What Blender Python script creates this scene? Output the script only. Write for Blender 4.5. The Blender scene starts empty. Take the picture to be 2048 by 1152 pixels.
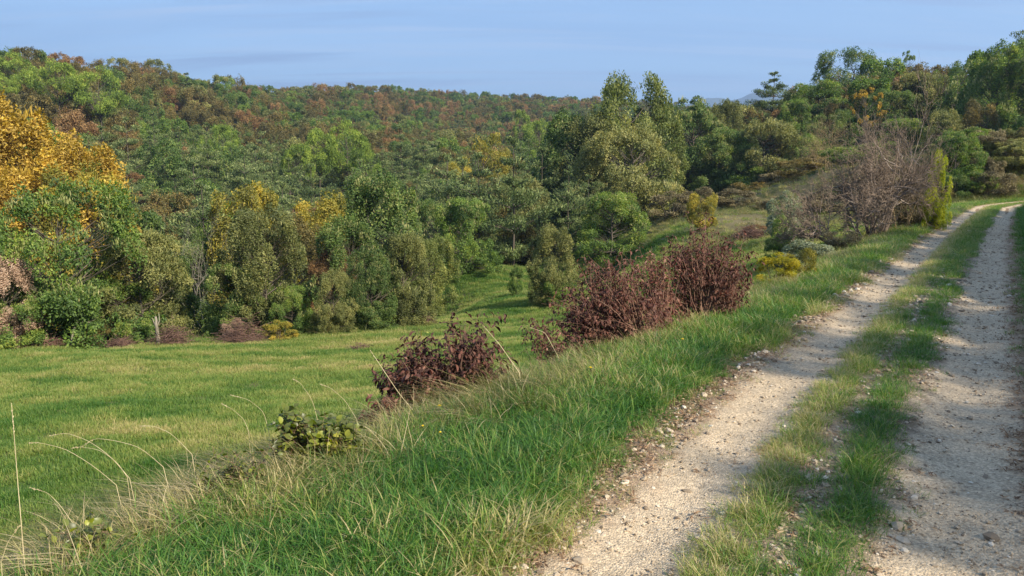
import bpy, math, random
import numpy as np
from mathutils import Vector, Matrix

# ------------------------------------------------------------------ camera, sky, sun, exposure
SC = bpy.context.scene
COL = SC.collection
R = math.radians
F_PX, PITCH, EYE = 1518.0, R(8.47), 1.8          # focal length in pixels of a 2048 px wide picture
cam_d = bpy.data.cameras.new('camera')
cam = bpy.data.objects.new('camera', cam_d); COL.objects.link(cam)
cam_d.sensor_width = 36.0; cam_d.lens = 36.0 * F_PX / 2048
cam_d.clip_start = 0.05; cam_d.clip_end = 30000
cam.location = (0, 0, EYE); cam.rotation_euler = (math.pi / 2 - PITCH, 0, 0)
SC.camera = cam

SUN_AZ, SUN_EL = 130.0, 32.0                     # clockwise from the view direction
world = bpy.data.worlds.new('World'); SC.world = world; world.use_nodes = True
SKY_STRENGTH = 0.10
SUN_STRENGTH = 5.0
SC.view_settings.view_transform = 'Standard'
SC.view_settings.look = 'None'
SC.view_settings.exposure = 1.15
SC.view_settings.gamma = 1.0
SC.view_settings.use_curve_mapping = False


def build_world():
    nt = world.node_tree; nt.nodes.clear(); N = nt.nodes; L = nt.links
    out = N.new('ShaderNodeOutputWorld'); bg = N.new('ShaderNodeBackground')
    sky = N.new('ShaderNodeTexSky'); sky.sky_type = 'NISHITA'; sky.sun_disc = False
    sky.sun_elevation = R(SUN_EL); sky.sun_rotation = R(SUN_AZ)
    sky.altitude = 200; sky.air_density = 1.0; sky.dust_density = 0.6; sky.ozone_density = 3.0
    tc = N.new('ShaderNodeTexCoord'); sep = N.new('ShaderNodeSeparateXYZ')
    L.new(tc.outputs['Generated'], sep.inputs[0])
    # flatten the direction on a cloud layer far above: x/z, y/z
    ad = N.new('ShaderNodeMath'); ad.operation = 'ADD'; ad.inputs[1].default_value = 0.10; L.new(sep.outputs['Z'], ad.inputs[0])
    mx = N.new('ShaderNodeMath'); mx.operation = 'MAXIMUM'; mx.inputs[1].default_value = 0.03; L.new(ad.outputs[0], mx.inputs[0])
    dx = N.new('ShaderNodeMath'); dx.operation = 'DIVIDE'; L.new(sep.outputs['X'], dx.inputs[0]); L.new(mx.outputs[0], dx.inputs[1])
    dy = N.new('ShaderNodeMath'); dy.operation = 'DIVIDE'; L.new(sep.outputs['Y'], dy.inputs[0]); L.new(mx.outputs[0], dy.inputs[1])
    cb = N.new('ShaderNodeCombineXYZ'); L.new(dx.outputs[0], cb.inputs[0]); L.new(dy.outputs[0], cb.inputs[1])

    def layer(rot, sc, nscale, detail, lo, hi, dist=0.6, off=(0, 0, 0)):
        mp = N.new('ShaderNodeMapping'); mp.inputs['Rotation'].default_value = (0, 0, R(rot)); mp.inputs['Scale'].default_value = sc
        mp.inputs['Location'].default_value = off
        L.new(cb.outputs[0], mp.inputs[0])
        nz = N.new('ShaderNodeTexNoise'); nz.inputs['Scale'].default_value = nscale; nz.inputs['Detail'].default_value = detail
        nz.inputs['Roughness'].default_value = 0.55; nz.inputs['Distortion'].default_value = dist
        L.new(mp.outputs[0], nz.inputs['Vector'])
        mr = N.new('ShaderNodeMapRange'); mr.interpolation_type = 'SMOOTHSTEP'
        mr.inputs['From Min'].default_value = lo; mr.inputs['From Max'].default_value = hi
        L.new(nz.outputs['Fac'], mr.inputs['Value'])
        return mr.outputs[0]
    veil = layer(14, (0.5, 1.6, 1), 0.7, 5, 0.38, 0.72)
    streak = layer(10, (0.28, 2.2, 1), 1.2, 6, 0.50, 0.64, 0.9, (3.1, 1.7, 0))
    grey = layer(12, (0.35, 2.6, 1), 0.9, 5, 0.50, 0.64, 0.5, (7.3, 0.4, 0))

    def mul(a, k):
        m = N.new('ShaderNodeMath'); m.operation = 'MULTIPLY'; L.new(a, m.inputs[0]); m.inputs[1].default_value = k
        return m.outputs[0]

    def mix(base, fac, colr):
        m = N.new('ShaderNodeMix'); m.data_type = 'RGBA'; L.new(fac, m.inputs['Factor']); L.new(base, m.inputs[6]); m.inputs[7].default_value = colr
        return m.outputs[2]
    vv = N.new('ShaderNodeMath'); vv.operation = 'MULTIPLY_ADD'; L.new(veil, vv.inputs[0]); vv.inputs[1].default_value = 0.25; vv.inputs[2].default_value = 0.50
    fine = layer(13, (0.5, 3.2, 1), 2.6, 7, 0.48, 0.70, 0.4, (1.3, 5.1, 0))
    c = mix(sky.outputs[0], vv.outputs[0], (1.50, 2.50, 4.15, 1))
    c = mix(c, mul(fine, 0.28), (2.7, 3.35, 4.5, 1))
    c = mix(c, mul(streak, 0.55), (3.0, 3.7, 4.9, 1))
    c = mix(c, mul(grey, 0.72), (1.55, 2.15, 3.5, 1))
    L.new(c, bg.inputs['Color']); bg.inputs['Strength'].default_value = SKY_STRENGTH
    L.new(bg.outputs[0], out.inputs[0])


build_world()
sun_d = bpy.data.lights.new('sun', 'SUN'); sun = bpy.data.objects.new('sun', sun_d); COL.objects.link(sun)
sun_d.energy = SUN_STRENGTH; sun_d.angle = R(0.53); sun_d.color = (1.0, 0.91, 0.74)
_sd = Vector((math.sin(R(SUN_AZ)) * math.cos(R(SUN_EL)), math.cos(R(SUN_AZ)) * math.cos(R(SUN_EL)), math.sin(R(SUN_EL))))
sun.rotation_euler = _sd.to_track_quat('Z', 'Y').to_euler(); sun.location = (30, -10, 40)

# ------------------------------------------------------------------ helpers
rng = np.random.default_rng(7)


def tag(o, label=None, cat=None, group=None, kind=None):
    if label: o['label'] = label
    if cat: o['category'] = cat
    if group: o['group'] = group
    if kind: o['kind'] = kind
    return o


def _hash(ix, iy, seed):
    h = (ix.astype(np.int64) * 374761393 + iy.astype(np.int64) * 668265263 + seed * 974711) & 0x7fffffff
    h = ((h ^ (h >> 13)) * 1274126177) & 0x7fffffff
    return ((h ^ (h >> 16)) & 0xffff) / 65535.0


def vnoise(x, y, seed=0):
    ix = np.floor(x); iy = np.floor(y); fx = x - ix; fy = y - iy
    fx = fx * fx * (3 - 2 * fx); fy = fy * fy * (3 - 2 * fy)
    a = _hash(ix, iy, seed); b = _hash(ix + 1, iy, seed); c = _hash(ix, iy + 1, seed); d = _hash(ix + 1, iy + 1, seed)
    return (a * (1 - fx) + b * fx) * (1 - fy) + (c * (1 - fx) + d * fx) * fy


def fbm(x, y, seed=0, octv=4):
    v = 0; a = 0.5; t = 0
    for k in range(octv):
        v = v + a * vnoise(x * 2 ** k, y * 2 ** k, seed + 17 * k); t += a; a *= 0.5
    return v / t


def sstep(a, b, x):
    t = np.clip((x - a) / (b - a), 0, 1); return t * t * (3 - 2 * t)


def mesh_np(name, V, faces, attrs=None, midx=None, smooth=False):
    """V (n,3); faces: list of (m,k) int arrays; attrs: {name: per-face float array}"""
    me = bpy.data.meshes.new(name)
    V = np.asarray(V, dtype=np.float32)
    loops = np.concatenate([f.reshape(-1) for f in faces]).astype(np.int32)
    cnt = np.concatenate([np.full(len(f), f.shape[1], dtype=np.int32) for f in faces])
    start = np.concatenate([[0], np.cumsum(cnt)[:-1]]).astype(np.int32)
    me.vertices.add(len(V)); me.vertices.foreach_set('co', V.reshape(-1))
    me.loops.add(len(loops)); me.loops.foreach_set('vertex_index', loops)
    me.polygons.add(len(cnt)); me.polygons.foreach_set('loop_start', start)
    me.polygons.foreach_set('loop_total', cnt)
    if midx is not None: me.polygons.foreach_set('material_index', np.asarray(midx, dtype=np.int32))
    me.update(calc_edges=True)
    if smooth: me.polygons.foreach_set('use_smooth', np.ones(len(cnt), dtype=bool))
    else: me.polygons.foreach_set('use_smooth', np.zeros(len(cnt), dtype=bool))
    if attrs:
        for k, v in attrs.items():
            a = me.attributes.new(k, 'FLOAT', 'FACE'); a.data.foreach_set('value', np.asarray(v, dtype=np.float32))
    return me


def obj(name, me, mats=(), parent=None, loc=(0, 0, 0), rot=(0, 0, 0), scale=(1, 1, 1)):
    o = bpy.data.objects.new(name, me); COL.objects.link(o)
    o.location = loc; o.rotation_euler = rot; o.scale = scale
    if parent is not None: o.parent = parent
    if me is not None and not isinstance(mats, (list, tuple)): mats = (mats,)
    if me is not None:
        for m in mats:
            if len(me.materials) < len(mats): me.materials.append(m)
    return o


def empty(name, loc, rotz=0, scale=(1, 1, 1)):
    o = bpy.data.objects.new(name, None); COL.objects.link(o); o.location = loc; o.rotation_euler = (0, 0, rotz); o.scale = scale
    o.empty_display_size = 0.2
    return o


def unit(v): return v / np.maximum(np.linalg.norm(v, axis=-1, keepdims=True), 1e-9)


# ------------------------------------------------------------------ materials
def new_mat(name):
    m = bpy.data.materials.new(name); m.use_nodes = True; m.node_tree.nodes.clear()
    return m, m.node_tree.nodes, m.node_tree.links


def ramp(N, stops):
    r = N.new('ShaderNodeValToRGB'); e = r.color_ramp.elements
    while len(e) < len(stops): e.new(0.5)
    for k, (p, c) in enumerate(stops): e[k].position = p; e[k].color = (*c, 1)
    return r


def leaf_mat(name, stops, back=None, transl=0.25, rough=0.55, spec=0.25, instancer=False, tcol=None, objvar=0.25):
    transl = transl * 1.3
    gain = 1.0 if instancer else (1.48 if stops[-1][1][0] < .5 else 1.05)
    stops = [(p_, tuple(min(.8, v_ * gain) for v_ in c_)) for p_, c_ in stops]
    """foliage: colour picked by the per-face 'tint' of each leaf, paler underside, some light passing through"""
    m, N, L = new_mat(name)
    out = N.new('ShaderNodeOutputMaterial')
    at = N.new('ShaderNodeAttribute'); at.attribute_name = 'tint'
    fac = at.outputs['Fac']
    if instancer:
        ai = N.new('ShaderNodeAttribute'); ai.attribute_name = 'itint'; ai.attribute_type = 'INSTANCER'
        mm = N.new('ShaderNodeMath'); mm.operation = 'ADD'; L.new(fac, mm.inputs[0]); L.new(ai.outputs['Fac'], mm.inputs[1]); fac = mm.outputs[0]
    oi = N.new('ShaderNodeObjectInfo')
    if objvar and not instancer:
        m1 = N.new('ShaderNodeMath'); m1.operation = 'MULTIPLY_ADD'; L.new(oi.outputs['Random'], m1.inputs[0]); m1.inputs[1].default_value = objvar; m1.inputs[2].default_value = -objvar / 2
        m2 = N.new('ShaderNodeMath'); m2.operation = 'ADD'; L.new(fac, m2.inputs[0]); L.new(m1.outputs[0], m2.inputs[1]); fac = m2.outputs[0]
    r = ramp(N, stops); L.new(fac, r.inputs[0]); col = r.outputs[0]
    if back is not None:
        g = N.new('ShaderNodeNewGeometry')
        mb = N.new('ShaderNodeMix'); mb.data_type = 'RGBA'; L.new(g.outputs['Backfacing'], mb.inputs['Factor'])
        mc = N.new('ShaderNodeMix'); mc.data_type = 'RGBA'; mc.inputs['Factor'].default_value = 0.26; L.new(col, mc.inputs[6]); mc.inputs[7].default_value = (*back, 1)
        L.new(col, mb.inputs[6]); L.new(mc.outputs[2], mb.inputs[7]); col = mb.outputs[2]
    p = N.new('ShaderNodeBsdfPrincipled'); L.new(col, p.inputs['Base Color']); p.inputs['Roughness'].default_value = rough
    p.inputs['Specular IOR Level'].default_value = spec
    t = N.new('ShaderNodeBsdfTranslucent')
    hs = N.new('ShaderNodeHueSaturation'); hs.inputs['Value'].default_value = 1.5; hs.inputs['Saturation'].default_value = 1.15; hs.inputs['Hue'].default_value = 0.49
    L.new(col, hs.inputs['Color']); L.new(hs.outputs[0], t.inputs['Color'])
    mx = N.new('ShaderNodeMixShader'); mx.inputs[0].default_value = transl
    L.new(p.outputs[0], mx.inputs[1]); L.new(t.outputs[0], mx.inputs[2]); L.new(mx.outputs[0], out.inputs[0])
    return m


def bark_mat(name, c0, c1, scale=8):
    m, N, L = new_mat(name)
    out = N.new('ShaderNodeOutputMaterial'); p = N.new('ShaderNodeBsdfPrincipled'); p.inputs['Roughness'].default_value = 0.85
    tc = N.new('ShaderNodeTexCoord'); mp = N.new('ShaderNodeMapping'); mp.inputs['Scale'].default_value = (1, 1, 0.25); L.new(tc.outputs['Object'], mp.inputs[0])
    nz = N.new('ShaderNodeTexNoise'); nz.inputs['Scale'].default_value = scale; nz.inputs['Detail'].default_value = 6; L.new(mp.outputs[0], nz.inputs[0])
    r = ramp(N, [(0.3, c0), (0.7, c1)]); L.new(nz.outputs['Fac'], r.inputs[0]); L.new(r.outputs[0], p.inputs['Base Color'])
    b = N.new('ShaderNodeBump'); b.inputs['Strength'].default_value = 0.5; b.inputs['Distance'].default_value = 0.02; L.new(nz.outputs['Fac'], b.inputs['Height']); L.new(b.outputs[0], p.inputs['Normal'])
    L.new(p.outputs[0], out.inputs[0])
    return m


M = {}
M['oak'] = leaf_mat('oak_leaves', [(0.0, (.014, .034, .010)), (0.4, (.040, .080, .018)), (0.75, (.095, .150, .032)), (1.0, (.20, .22, .055))], back=(.17, .19, .08))
M['oakgreen'] = leaf_mat('green_leaves', [(0.0, (.018, .044, .010)), (0.4, (.055, .105, .016)), (0.75, (.13, .19, .028)), (1.0, (.27, .29, .05))], back=(.18, .23, .10))
M['olive'] = leaf_mat('olive_leaves', [(0.0, (.026, .040, .014)), (0.4, (.080, .092, .024)), (0.75, (.165, .168, .046)), (1.0, (.29, .26, .085))], back=(.25, .25, .12))
M['brownolive'] = leaf_mat('brown_green_leaves', [(0.0, (.030, .028, .010)), (0.4, (.075, .070, .022)), (0.75, (.14, .11, .030)), (1.0, (.24, .17, .05))], back=(.20, .17, .09))
M['rust'] = leaf_mat('rust_leaves', [(0.0, (.055, .036, .016)), (0.4, (.13, .080, .032)), (0.75, (.22, .135, .055)), (1.0, (.33, .22, .10))], back=(.28, .16, .09))
M['gold'] = leaf_mat('golden_leaves', [(0.0, (.13, .09, .012)), (0.35, (.30, .205, .024)), (0.7, (.52, .36, .045)), (1.0, (.70, .52, .10))], back=(.55, .38, .12))
M['goldolive'] = leaf_mat('yellow_green_leaves', [(0.0, (.045, .055, .010)), (0.4, (.13, .13, .018)), (0.75, (.27, .22, .030)), (1.0, (.42, .32, .05))], back=(.30, .26, .10))
M['yellowgreen'] = leaf_mat('yellow_green_oak_leaves', [(0.0, (.022, .038, .010)), (0.4, (.064, .090, .020)), (0.75, (.140, .160, .036)), (1.0, (.27, .26, .07))], back=(.28, .29, .12))
M['pine'] = leaf_mat('pine_needles', [(0.0, (.022, .038, .015)), (0.4, (.070, .100, .032)), (0.75, (.155, .180, .062)), (1.0, (.26, .27, .12))], transl=0.12)
M['brightpine'] = leaf_mat('bright_pine_needles', [(0.0, (.024, .044, .010)), (0.4, (.072, .115, .018)), (0.75, (.155, .205, .030)), (1.0, (.26, .30, .05))], transl=0.15)
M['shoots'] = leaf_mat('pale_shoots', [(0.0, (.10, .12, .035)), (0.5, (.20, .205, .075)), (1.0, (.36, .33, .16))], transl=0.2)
M['pink'] = leaf_mat('dry_pink_leaves', [(0.0, (.09, .055, .035)), (0.5, (.22, .145, .10)), (1.0, (.38, .28, .20))], transl=0.15)
M['heath'] = leaf_mat('heath_twigs', [(0.0, (.05, .042, .022)), (0.5, (.135, .110, .056)), (1.0, (.26, .22, .11))], transl=0.1)
M['yellowvine'] = leaf_mat('yellow_vine_leaves', [(0.0, (.05, .08, .01)), (0.5, (.18, .22, .02)), (1.0, (.38, .37, .04))], transl=0.3)
M['yellowshrub'] = leaf_mat('yellow_shrub_leaves', [(0.0, (.07, .08, .010)), (0.45, (.24, .23, .02)), (1.0, (.50, .42, .05))], transl=0.3)
M['greyshrub'] = leaf_mat('grey_green_leaves', [(0.0, (.05, .065, .035)), (0.5, (.14, .165, .095)), (1.0, (.27, .28, .18))], transl=0.15)
M['dog'] = leaf_mat('purple_brown_leaves', [(0.0, (.018, .007, .006)), (0.4, (.058, .019, .015)), (0.75, (.115, .040, .028)), (1.0, (.27, .145, .10))], back=(.24, .13, .09), transl=0.18, rough=0.6, spec=0.25, objvar=0.6)
M['bramble'] = leaf_mat('bramble_leaves', [(0.0, (.03, .045, .008)), (0.4, (.12, .16, .015)), (0.75, (.32, .34, .03)), (1.0, (.52, .46, .06))], back=(.30, .30, .12), transl=0.3, rough=0.42, spec=0.5, objvar=0.6)
M['grass'] = leaf_mat('grass_blades', [(0.0, (.030, .090, .018)), (0.3, (.070, .180, .030)), (0.52, (.14, .26, .045)), (0.75, (.30, .31, .085)), (1.0, (.52, .43, .22))], instancer=True, transl=0.3, rough=0.45, spec=0.35)
M['meadow'] = leaf_mat('meadow_blades', [(0.0, (.045, .125, .018)), (0.3, (.125, .205, .042)), (0.55, (.21, .265, .058)), (0.78, (.31, .31, .095)), (1.0, (.44, .37, .16))], instancer=True, transl=0.3, rough=0.5, spec=0.3)
M['straw'] = leaf_mat('straw_blades', [(0.0, (.045, .085, .016)), (0.3, (.15, .17, .04)), (0.6, (.34, .27, .12)), (1.0, (.66, .54, .33))], instancer=True, transl=0.25, rough=0.5, spec=0.35)
M['litter'] = leaf_mat('dead_leaves', [(0.0, (.10, .058, .034)), (0.5, (.29, .18, .105)), (1.0, (.48, .35, .22))], instancer=True, transl=0.1, rough=0.8)
M['bark'] = bark_mat('bark', (.05, .038, .026), (.13, .105, .080))
M['palebark'] = bark_mat('pale_bark', (.15, .125, .09), (.32, .28, .22))
M['palebark2'] = bark_mat('weathered_branches', (.16, .125, .10), (.42, .34, .28), 3)
M['twig'] = bark_mat('grey_twigs', (.10, .072, .050), (.26, .19, .14), 3)
M['yellowtwig'] = bark_mat('ochre_twigs', (.13, .09, .04), (.32, .23, .11), 3)
M['cane'] = bark_mat('red_brown_canes', (.11, .048, .034), (.30, .18, .12), 5)
M['deadwood'] = bark_mat('brush_sticks', (.055, .028, .020), (.19, .105, .078), 5)


# ------------------------------------------------------------------ the lie of the land
CP, SP = math.cos(PITCH), math.sin(PITCH)


def at_depth(px, py, t):
    rx = (px - 1024) / F_PX; ry = -(py - 576) / F_PX
    return rx * t, (CP + ry * SP) * t, EYE + (-SP + ry * CP) * t


# centre line of the track (local frame: s along, u to the left of the heading 31 degrees right of the view)
PA = R(31.0)
def su2xy(s, u): return s * np.sin(PA) - u * np.cos(PA), s * np.cos(PA) + u * np.sin(PA)
def _c(s):
    q = np.maximum(s - 6, 0); return 0.6 - 0.022 * q - 0.0004 * q * q
cs = np.concatenate([np.arange(-14, 52, 2.0)])
cx_, cy_ = su2xy(cs, _c(cs))
pts = list(zip(cx_, cy_)); hx = math.atan2(pts[-1][0] - pts[-2][0], pts[-1][1] - pts[-2][1])
for k in range(30):                               # the bend to the right, then on behind the bank
    hx += R(4.4) if k < 14 else 0
    pts.append((pts[-1][0] + 2.0 * math.sin(hx), pts[-1][1] + 2.0 * math.cos(hx)))
PATH = np.array(pts); PSEG = PATH[1:] - PATH[:-1]; PLEN = np.linalg.norm(PSEG, axis=1); PS0 = np.concatenate([[0], np.cumsum(PLEN)]) - 14.0


def path_su(x, y):
    """arc length along the track and offset to its left"""
    x = np.asarray(x, float); y = np.asarray(y, float); sh = x.shape; x = x.ravel(); y = y.ravel()
    best = np.full(len(x), 1e9); S = np.zeros(len(x)); U = np.zeros(len(x))
    for k in range(len(PSEG)):
        dx = x - PATH[k, 0]; dy = y - PATH[k, 1]; L = PLEN[k]; tx, ty = PSEG[k] / L
        t = dx * tx + dy * ty
        tc = np.clip(t, 0 if k else -1e4, L if k < len(PSEG) - 1 else 1e4)
        ex = dx - tc * tx; ey = dy - tc * ty; d = ex * ex + ey * ey
        m = d < best; best = np.where(m, d, best); S = np.where(m, PS0[k] + tc, S)
        U = np.where(m, np.sign(dy * tx - dx * ty) * np.sqrt(d), U)
    return S.reshape(sh), U.reshape(sh)


def su_xy(s, u):
    s = np.asarray(s, float); u = np.asarray(u, float)
    k = np.clip(np.searchsorted(PS0, s, side='right') - 1, 0, len(PSEG) - 1)
    t = PSEG / PLEN[:, None]; r = s - PS0[k]
    return PATH[k, 0] + t[k, 0] * r - u * t[k, 1], PATH[k, 1] + t[k, 1] * r + u * t[k, 0]


# control points (picture x, y, distance, height of what grows there)
CT = [(0, 1060, 7.5, 0), (0, 850, 13, 0), (0, 760, 20, 0), (0, 700, 30, 0), (300, 690, 31, 0), (600, 676, 32, 0), (850, 655, 34, 0), (500, 800, 16, 0), (700, 730, 22, 0),
      (1100, 640, 36, 0), (1000, 590, 50, 0), (1000, 545, 64, 0), (900, 545, 64, 0), (650, 640, 40, 0), (1150, 505, 76, 0), (1300, 480, 58, 0), (1300, 442, 78, 0),
      (1450, 402, 95, 0), (1530, 520, 32, 0), (1530, 470, 48, 0), (1600, 400, 85, 0), (1400, 386, 112, 0), (1550, 374, 110, 0), (1400, 340, 128, 0), (1600, 300, 125, 0),
      (-300, 760, 22, 0), (-300, 700, 34, 0), (-700, 900, 16, 0), (-900, 720, 40, 0),
      (1700, 140, 150, 9), (1540, 200, 140, 9), (1430, 215, 145, 9), (2048, 90, 135, 9), (1900, 160, 130, 8), (2000, 290, 95, 3), (1900, 300, 95, 3), (2300, 60, 140, 9),
      (1700, 220, 118, 4), (1800, 330, 90, 1), (2300, 250, 85, 3),
      (0, 440, 75, 7), (0, 300, 110, 7), (0, 200, 150, 7), (0, 112, 190, 8), (-300, 440, 75, 7), (-300, 300, 110, 7), (-300, 150, 180, 7), (-700, 150, 190, 7), (-700, 400, 90, 7),
      (300, 440, 85, 7), (300, 330, 120, 7), (300, 230, 190, 7), (300, 146, 240, 7), (500, 430, 90, 7), (500, 330, 140, 7), (500, 250, 230, 7), (500, 176, 330, 7),
      (700, 400, 110, 7), (700, 300, 180, 6), (700, 220, 350, 6), (700, 180, 550, 6), (900, 380, 115, 7), (900, 300, 200, 6), (900, 230, 420, 5), (900, 205, 750, 5),
      (1150, 330, 190, 6), (1150, 260, 380, 5), (1150, 225, 900, 5), (1400, 300, 250, 5), (1400, 245, 900, 5), (1700, 260, 900, 5), (2000, 260, 900, 5),
      (0, 190, 340, 7), (300, 230, 480, 7), (500, 240, 700, 6), (-500, 200, 400, 7), (2000, 250, 300, 5), (1650, 250, 300, 5)]
_cp = []
for (px, py, t, h) in CT:
    x, y, z = at_depth(px, py, t); _cp.append((x, y, z - h))
for x, y, z in [(6, 0, -.2), (-6, 0, -2.0), (-8, -12, -2.2), (5, -14, 0), (16, 4, 2.2), (22, 22, 2.6), (32, 32, 2.8), (45, 45, 3.0), (20, -10, 2), (60, 30, 5), (-40, -40, -3), (60, -60, 5),
                (-40, 48, -9), (-22, 52, -10), (-6, 55, -9.5), (8, 60, -8), (4, 80, -7.5), (-60, 45, -9),
                (300, -300, 10), (-300, -300, 5), (500, 100, 25), (-500, 100, 22), (-1400, 1000, 30), (0, 1600, 32), (1400, 1200, 30), (1500, -800, 20), (-1500, -800, 20), (0, -1500, 10)]:
    _cp.append((x, y, z))
_cp = np.array(_cp)


def _warp(x, y):                                  # shrink far distances so the spline treats near and far alike
    r = np.sqrt(x * x + y * y) + 1e-6; k = 20 * np.log1p(r / 20) / r
    return x * k, y * k


def _phi(d2): return 0.5 * d2 * np.log(d2 + 1e-9)


_wx, _wy = _warp(_cp[:, 0], _cp[:, 1]); _n = len(_cp)
_A = np.zeros((_n + 3, _n + 3)); _d2 = (_wx[:, None] - _wx) ** 2 + (_wy[:, None] - _wy) ** 2
_A[:_n, :_n] = _phi(_d2) + np.eye(_n) * 0.7
_A[:_n, _n] = 1; _A[:_n, _n + 1] = _wx; _A[:_n, _n + 2] = _wy; _A[_n:, :_n] = _A[:_n, _n:].T
_W = np.linalg.solve(_A, np.concatenate([_cp[:, 2], [0, 0, 0]]))


def base_z(x, y):
    sh = np.shape(x); x = np.ravel(x); y = np.ravel(y)
    r = np.sqrt(x * x + y * y); lim = np.minimum(1.0, 1500 / np.maximum(r, 1)); wx, wy = _warp(x * lim, y * lim); z = np.zeros(len(wx))
    for c in range(0, len(wx), 40000):
        a, b = wx[c:c + 40000], wy[c:c + 40000]
        z[c:c + 40000] = _phi((a[:, None] - _wx) ** 2 + (b[:, None] - _wy) ** 2) @ _W[:_n] + _W[_n] + _W[_n + 1] * a + _W[_n + 2] * b
    return z.reshape(sh)


def crest_u(s): return np.interp(s, [-10, 2, 4.2, 6, 8, 12, 20, 45, 60, 80], [3.3, 3.05, 2.9, 2.7, 2.45, 2.2, 1.95, 2.2, 3.5, 4])


def path_level(s): return 0.0 + 0.9 * sstep(50, 95, s)


def ground_z(x, y):
    x = np.asarray(x, float); y = np.asarray(y, float)
    s, u = path_su(x, y); b = base_z(x, y); r = np.sqrt(x * x + y * y)
    lump = (fbm(x * 0.5, y * 0.5, 3) - 0.5) * 0.22 + (fbm(x * 2.2, y * 2.2, 5, 3) - 0.5) * 0.07
    pl = path_level(s)
    prof = pl + np.where(u > 0, -0.10 * sstep(1.0, 3.2, u), 0) + 0.85 * sstep(1.15, 2.9, -u)
    prof = prof - 0.045 * np.exp(-((u - 0.65) / 0.28) ** 2) - 0.045 * np.exp(-((u + 0.68) / 0.28) ** 2)
    cu = crest_u(s)
    wl = sstep(cu - 0.15, cu + 2.3, u + (fbm(x * 0.8, y * 0.8, 9, 3) - 0.5) * 0.5)
    wr = sstep(3.2, 7.0, -u)
    w = np.clip(wl + wr, 0, 1)
    w = np.maximum(w, sstep(100, 112, s))
    verge = sstep(1.0, 1.6, np.abs(u))
    farl = (fbm(x * 0.03, y * 0.03, 21) - 0.5) * 5 * sstep(160, 400, r)
    bb = pl + 3.0 * sstep(2.3, 5.2, u + (fbm(x * .5, y * .5, 19, 3) - .5) * 1.2); kb = sstep(58, 66, s) * (u > 0) * (1 - sstep(16, 40, u)); b = b * (1 - kb) + bb * kb; w = np.where((s > 58) & (u > 2.0), np.maximum(w, sstep(2.0, 2.4, u) * sstep(58, 66, s)), w)
    return prof * (1 - w) + b * w + lump * (w + (1 - w) * 0.35 * verge) + farl


def gz(x, y): return float(ground_z(np.array([x]), np.array([y]))[0])


def ray_hit(px, py):
    t = np.geomspace(2.2, 900, 900); x, y, z = at_depth(px, py, t)
    g = ground_z(x, y); k = int(np.argmax(z < g))
    if k == 0: return 900.0
    a, b = z[k - 1] - g[k - 1], g[k] - z[k]
    return float(t[k - 1] + (t[k] - t[k - 1]) * a / (a + b))


def spot(px, t):
    """point of the ground seen in picture column px at distance t"""
    ry = 0.0; x = (px - 1024) / F_PX * t
    for _ in range(12):
        y = (CP + ry * SP) * t; z = gz(x, y); ry += 0.7 * ((z - EYE + SP * t) / (CP * t) - ry)
    return x, y, z


def top_z(py, t): return EYE + (-SP - (py - 576) / F_PX * CP) * t


def project(x, y, z):
    t = y * CP - (z - EYE) * SP; v = y * SP + (z - EYE) * CP
    return 1024 + F_PX * x / t, 576 - F_PX * v / t, t


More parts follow.
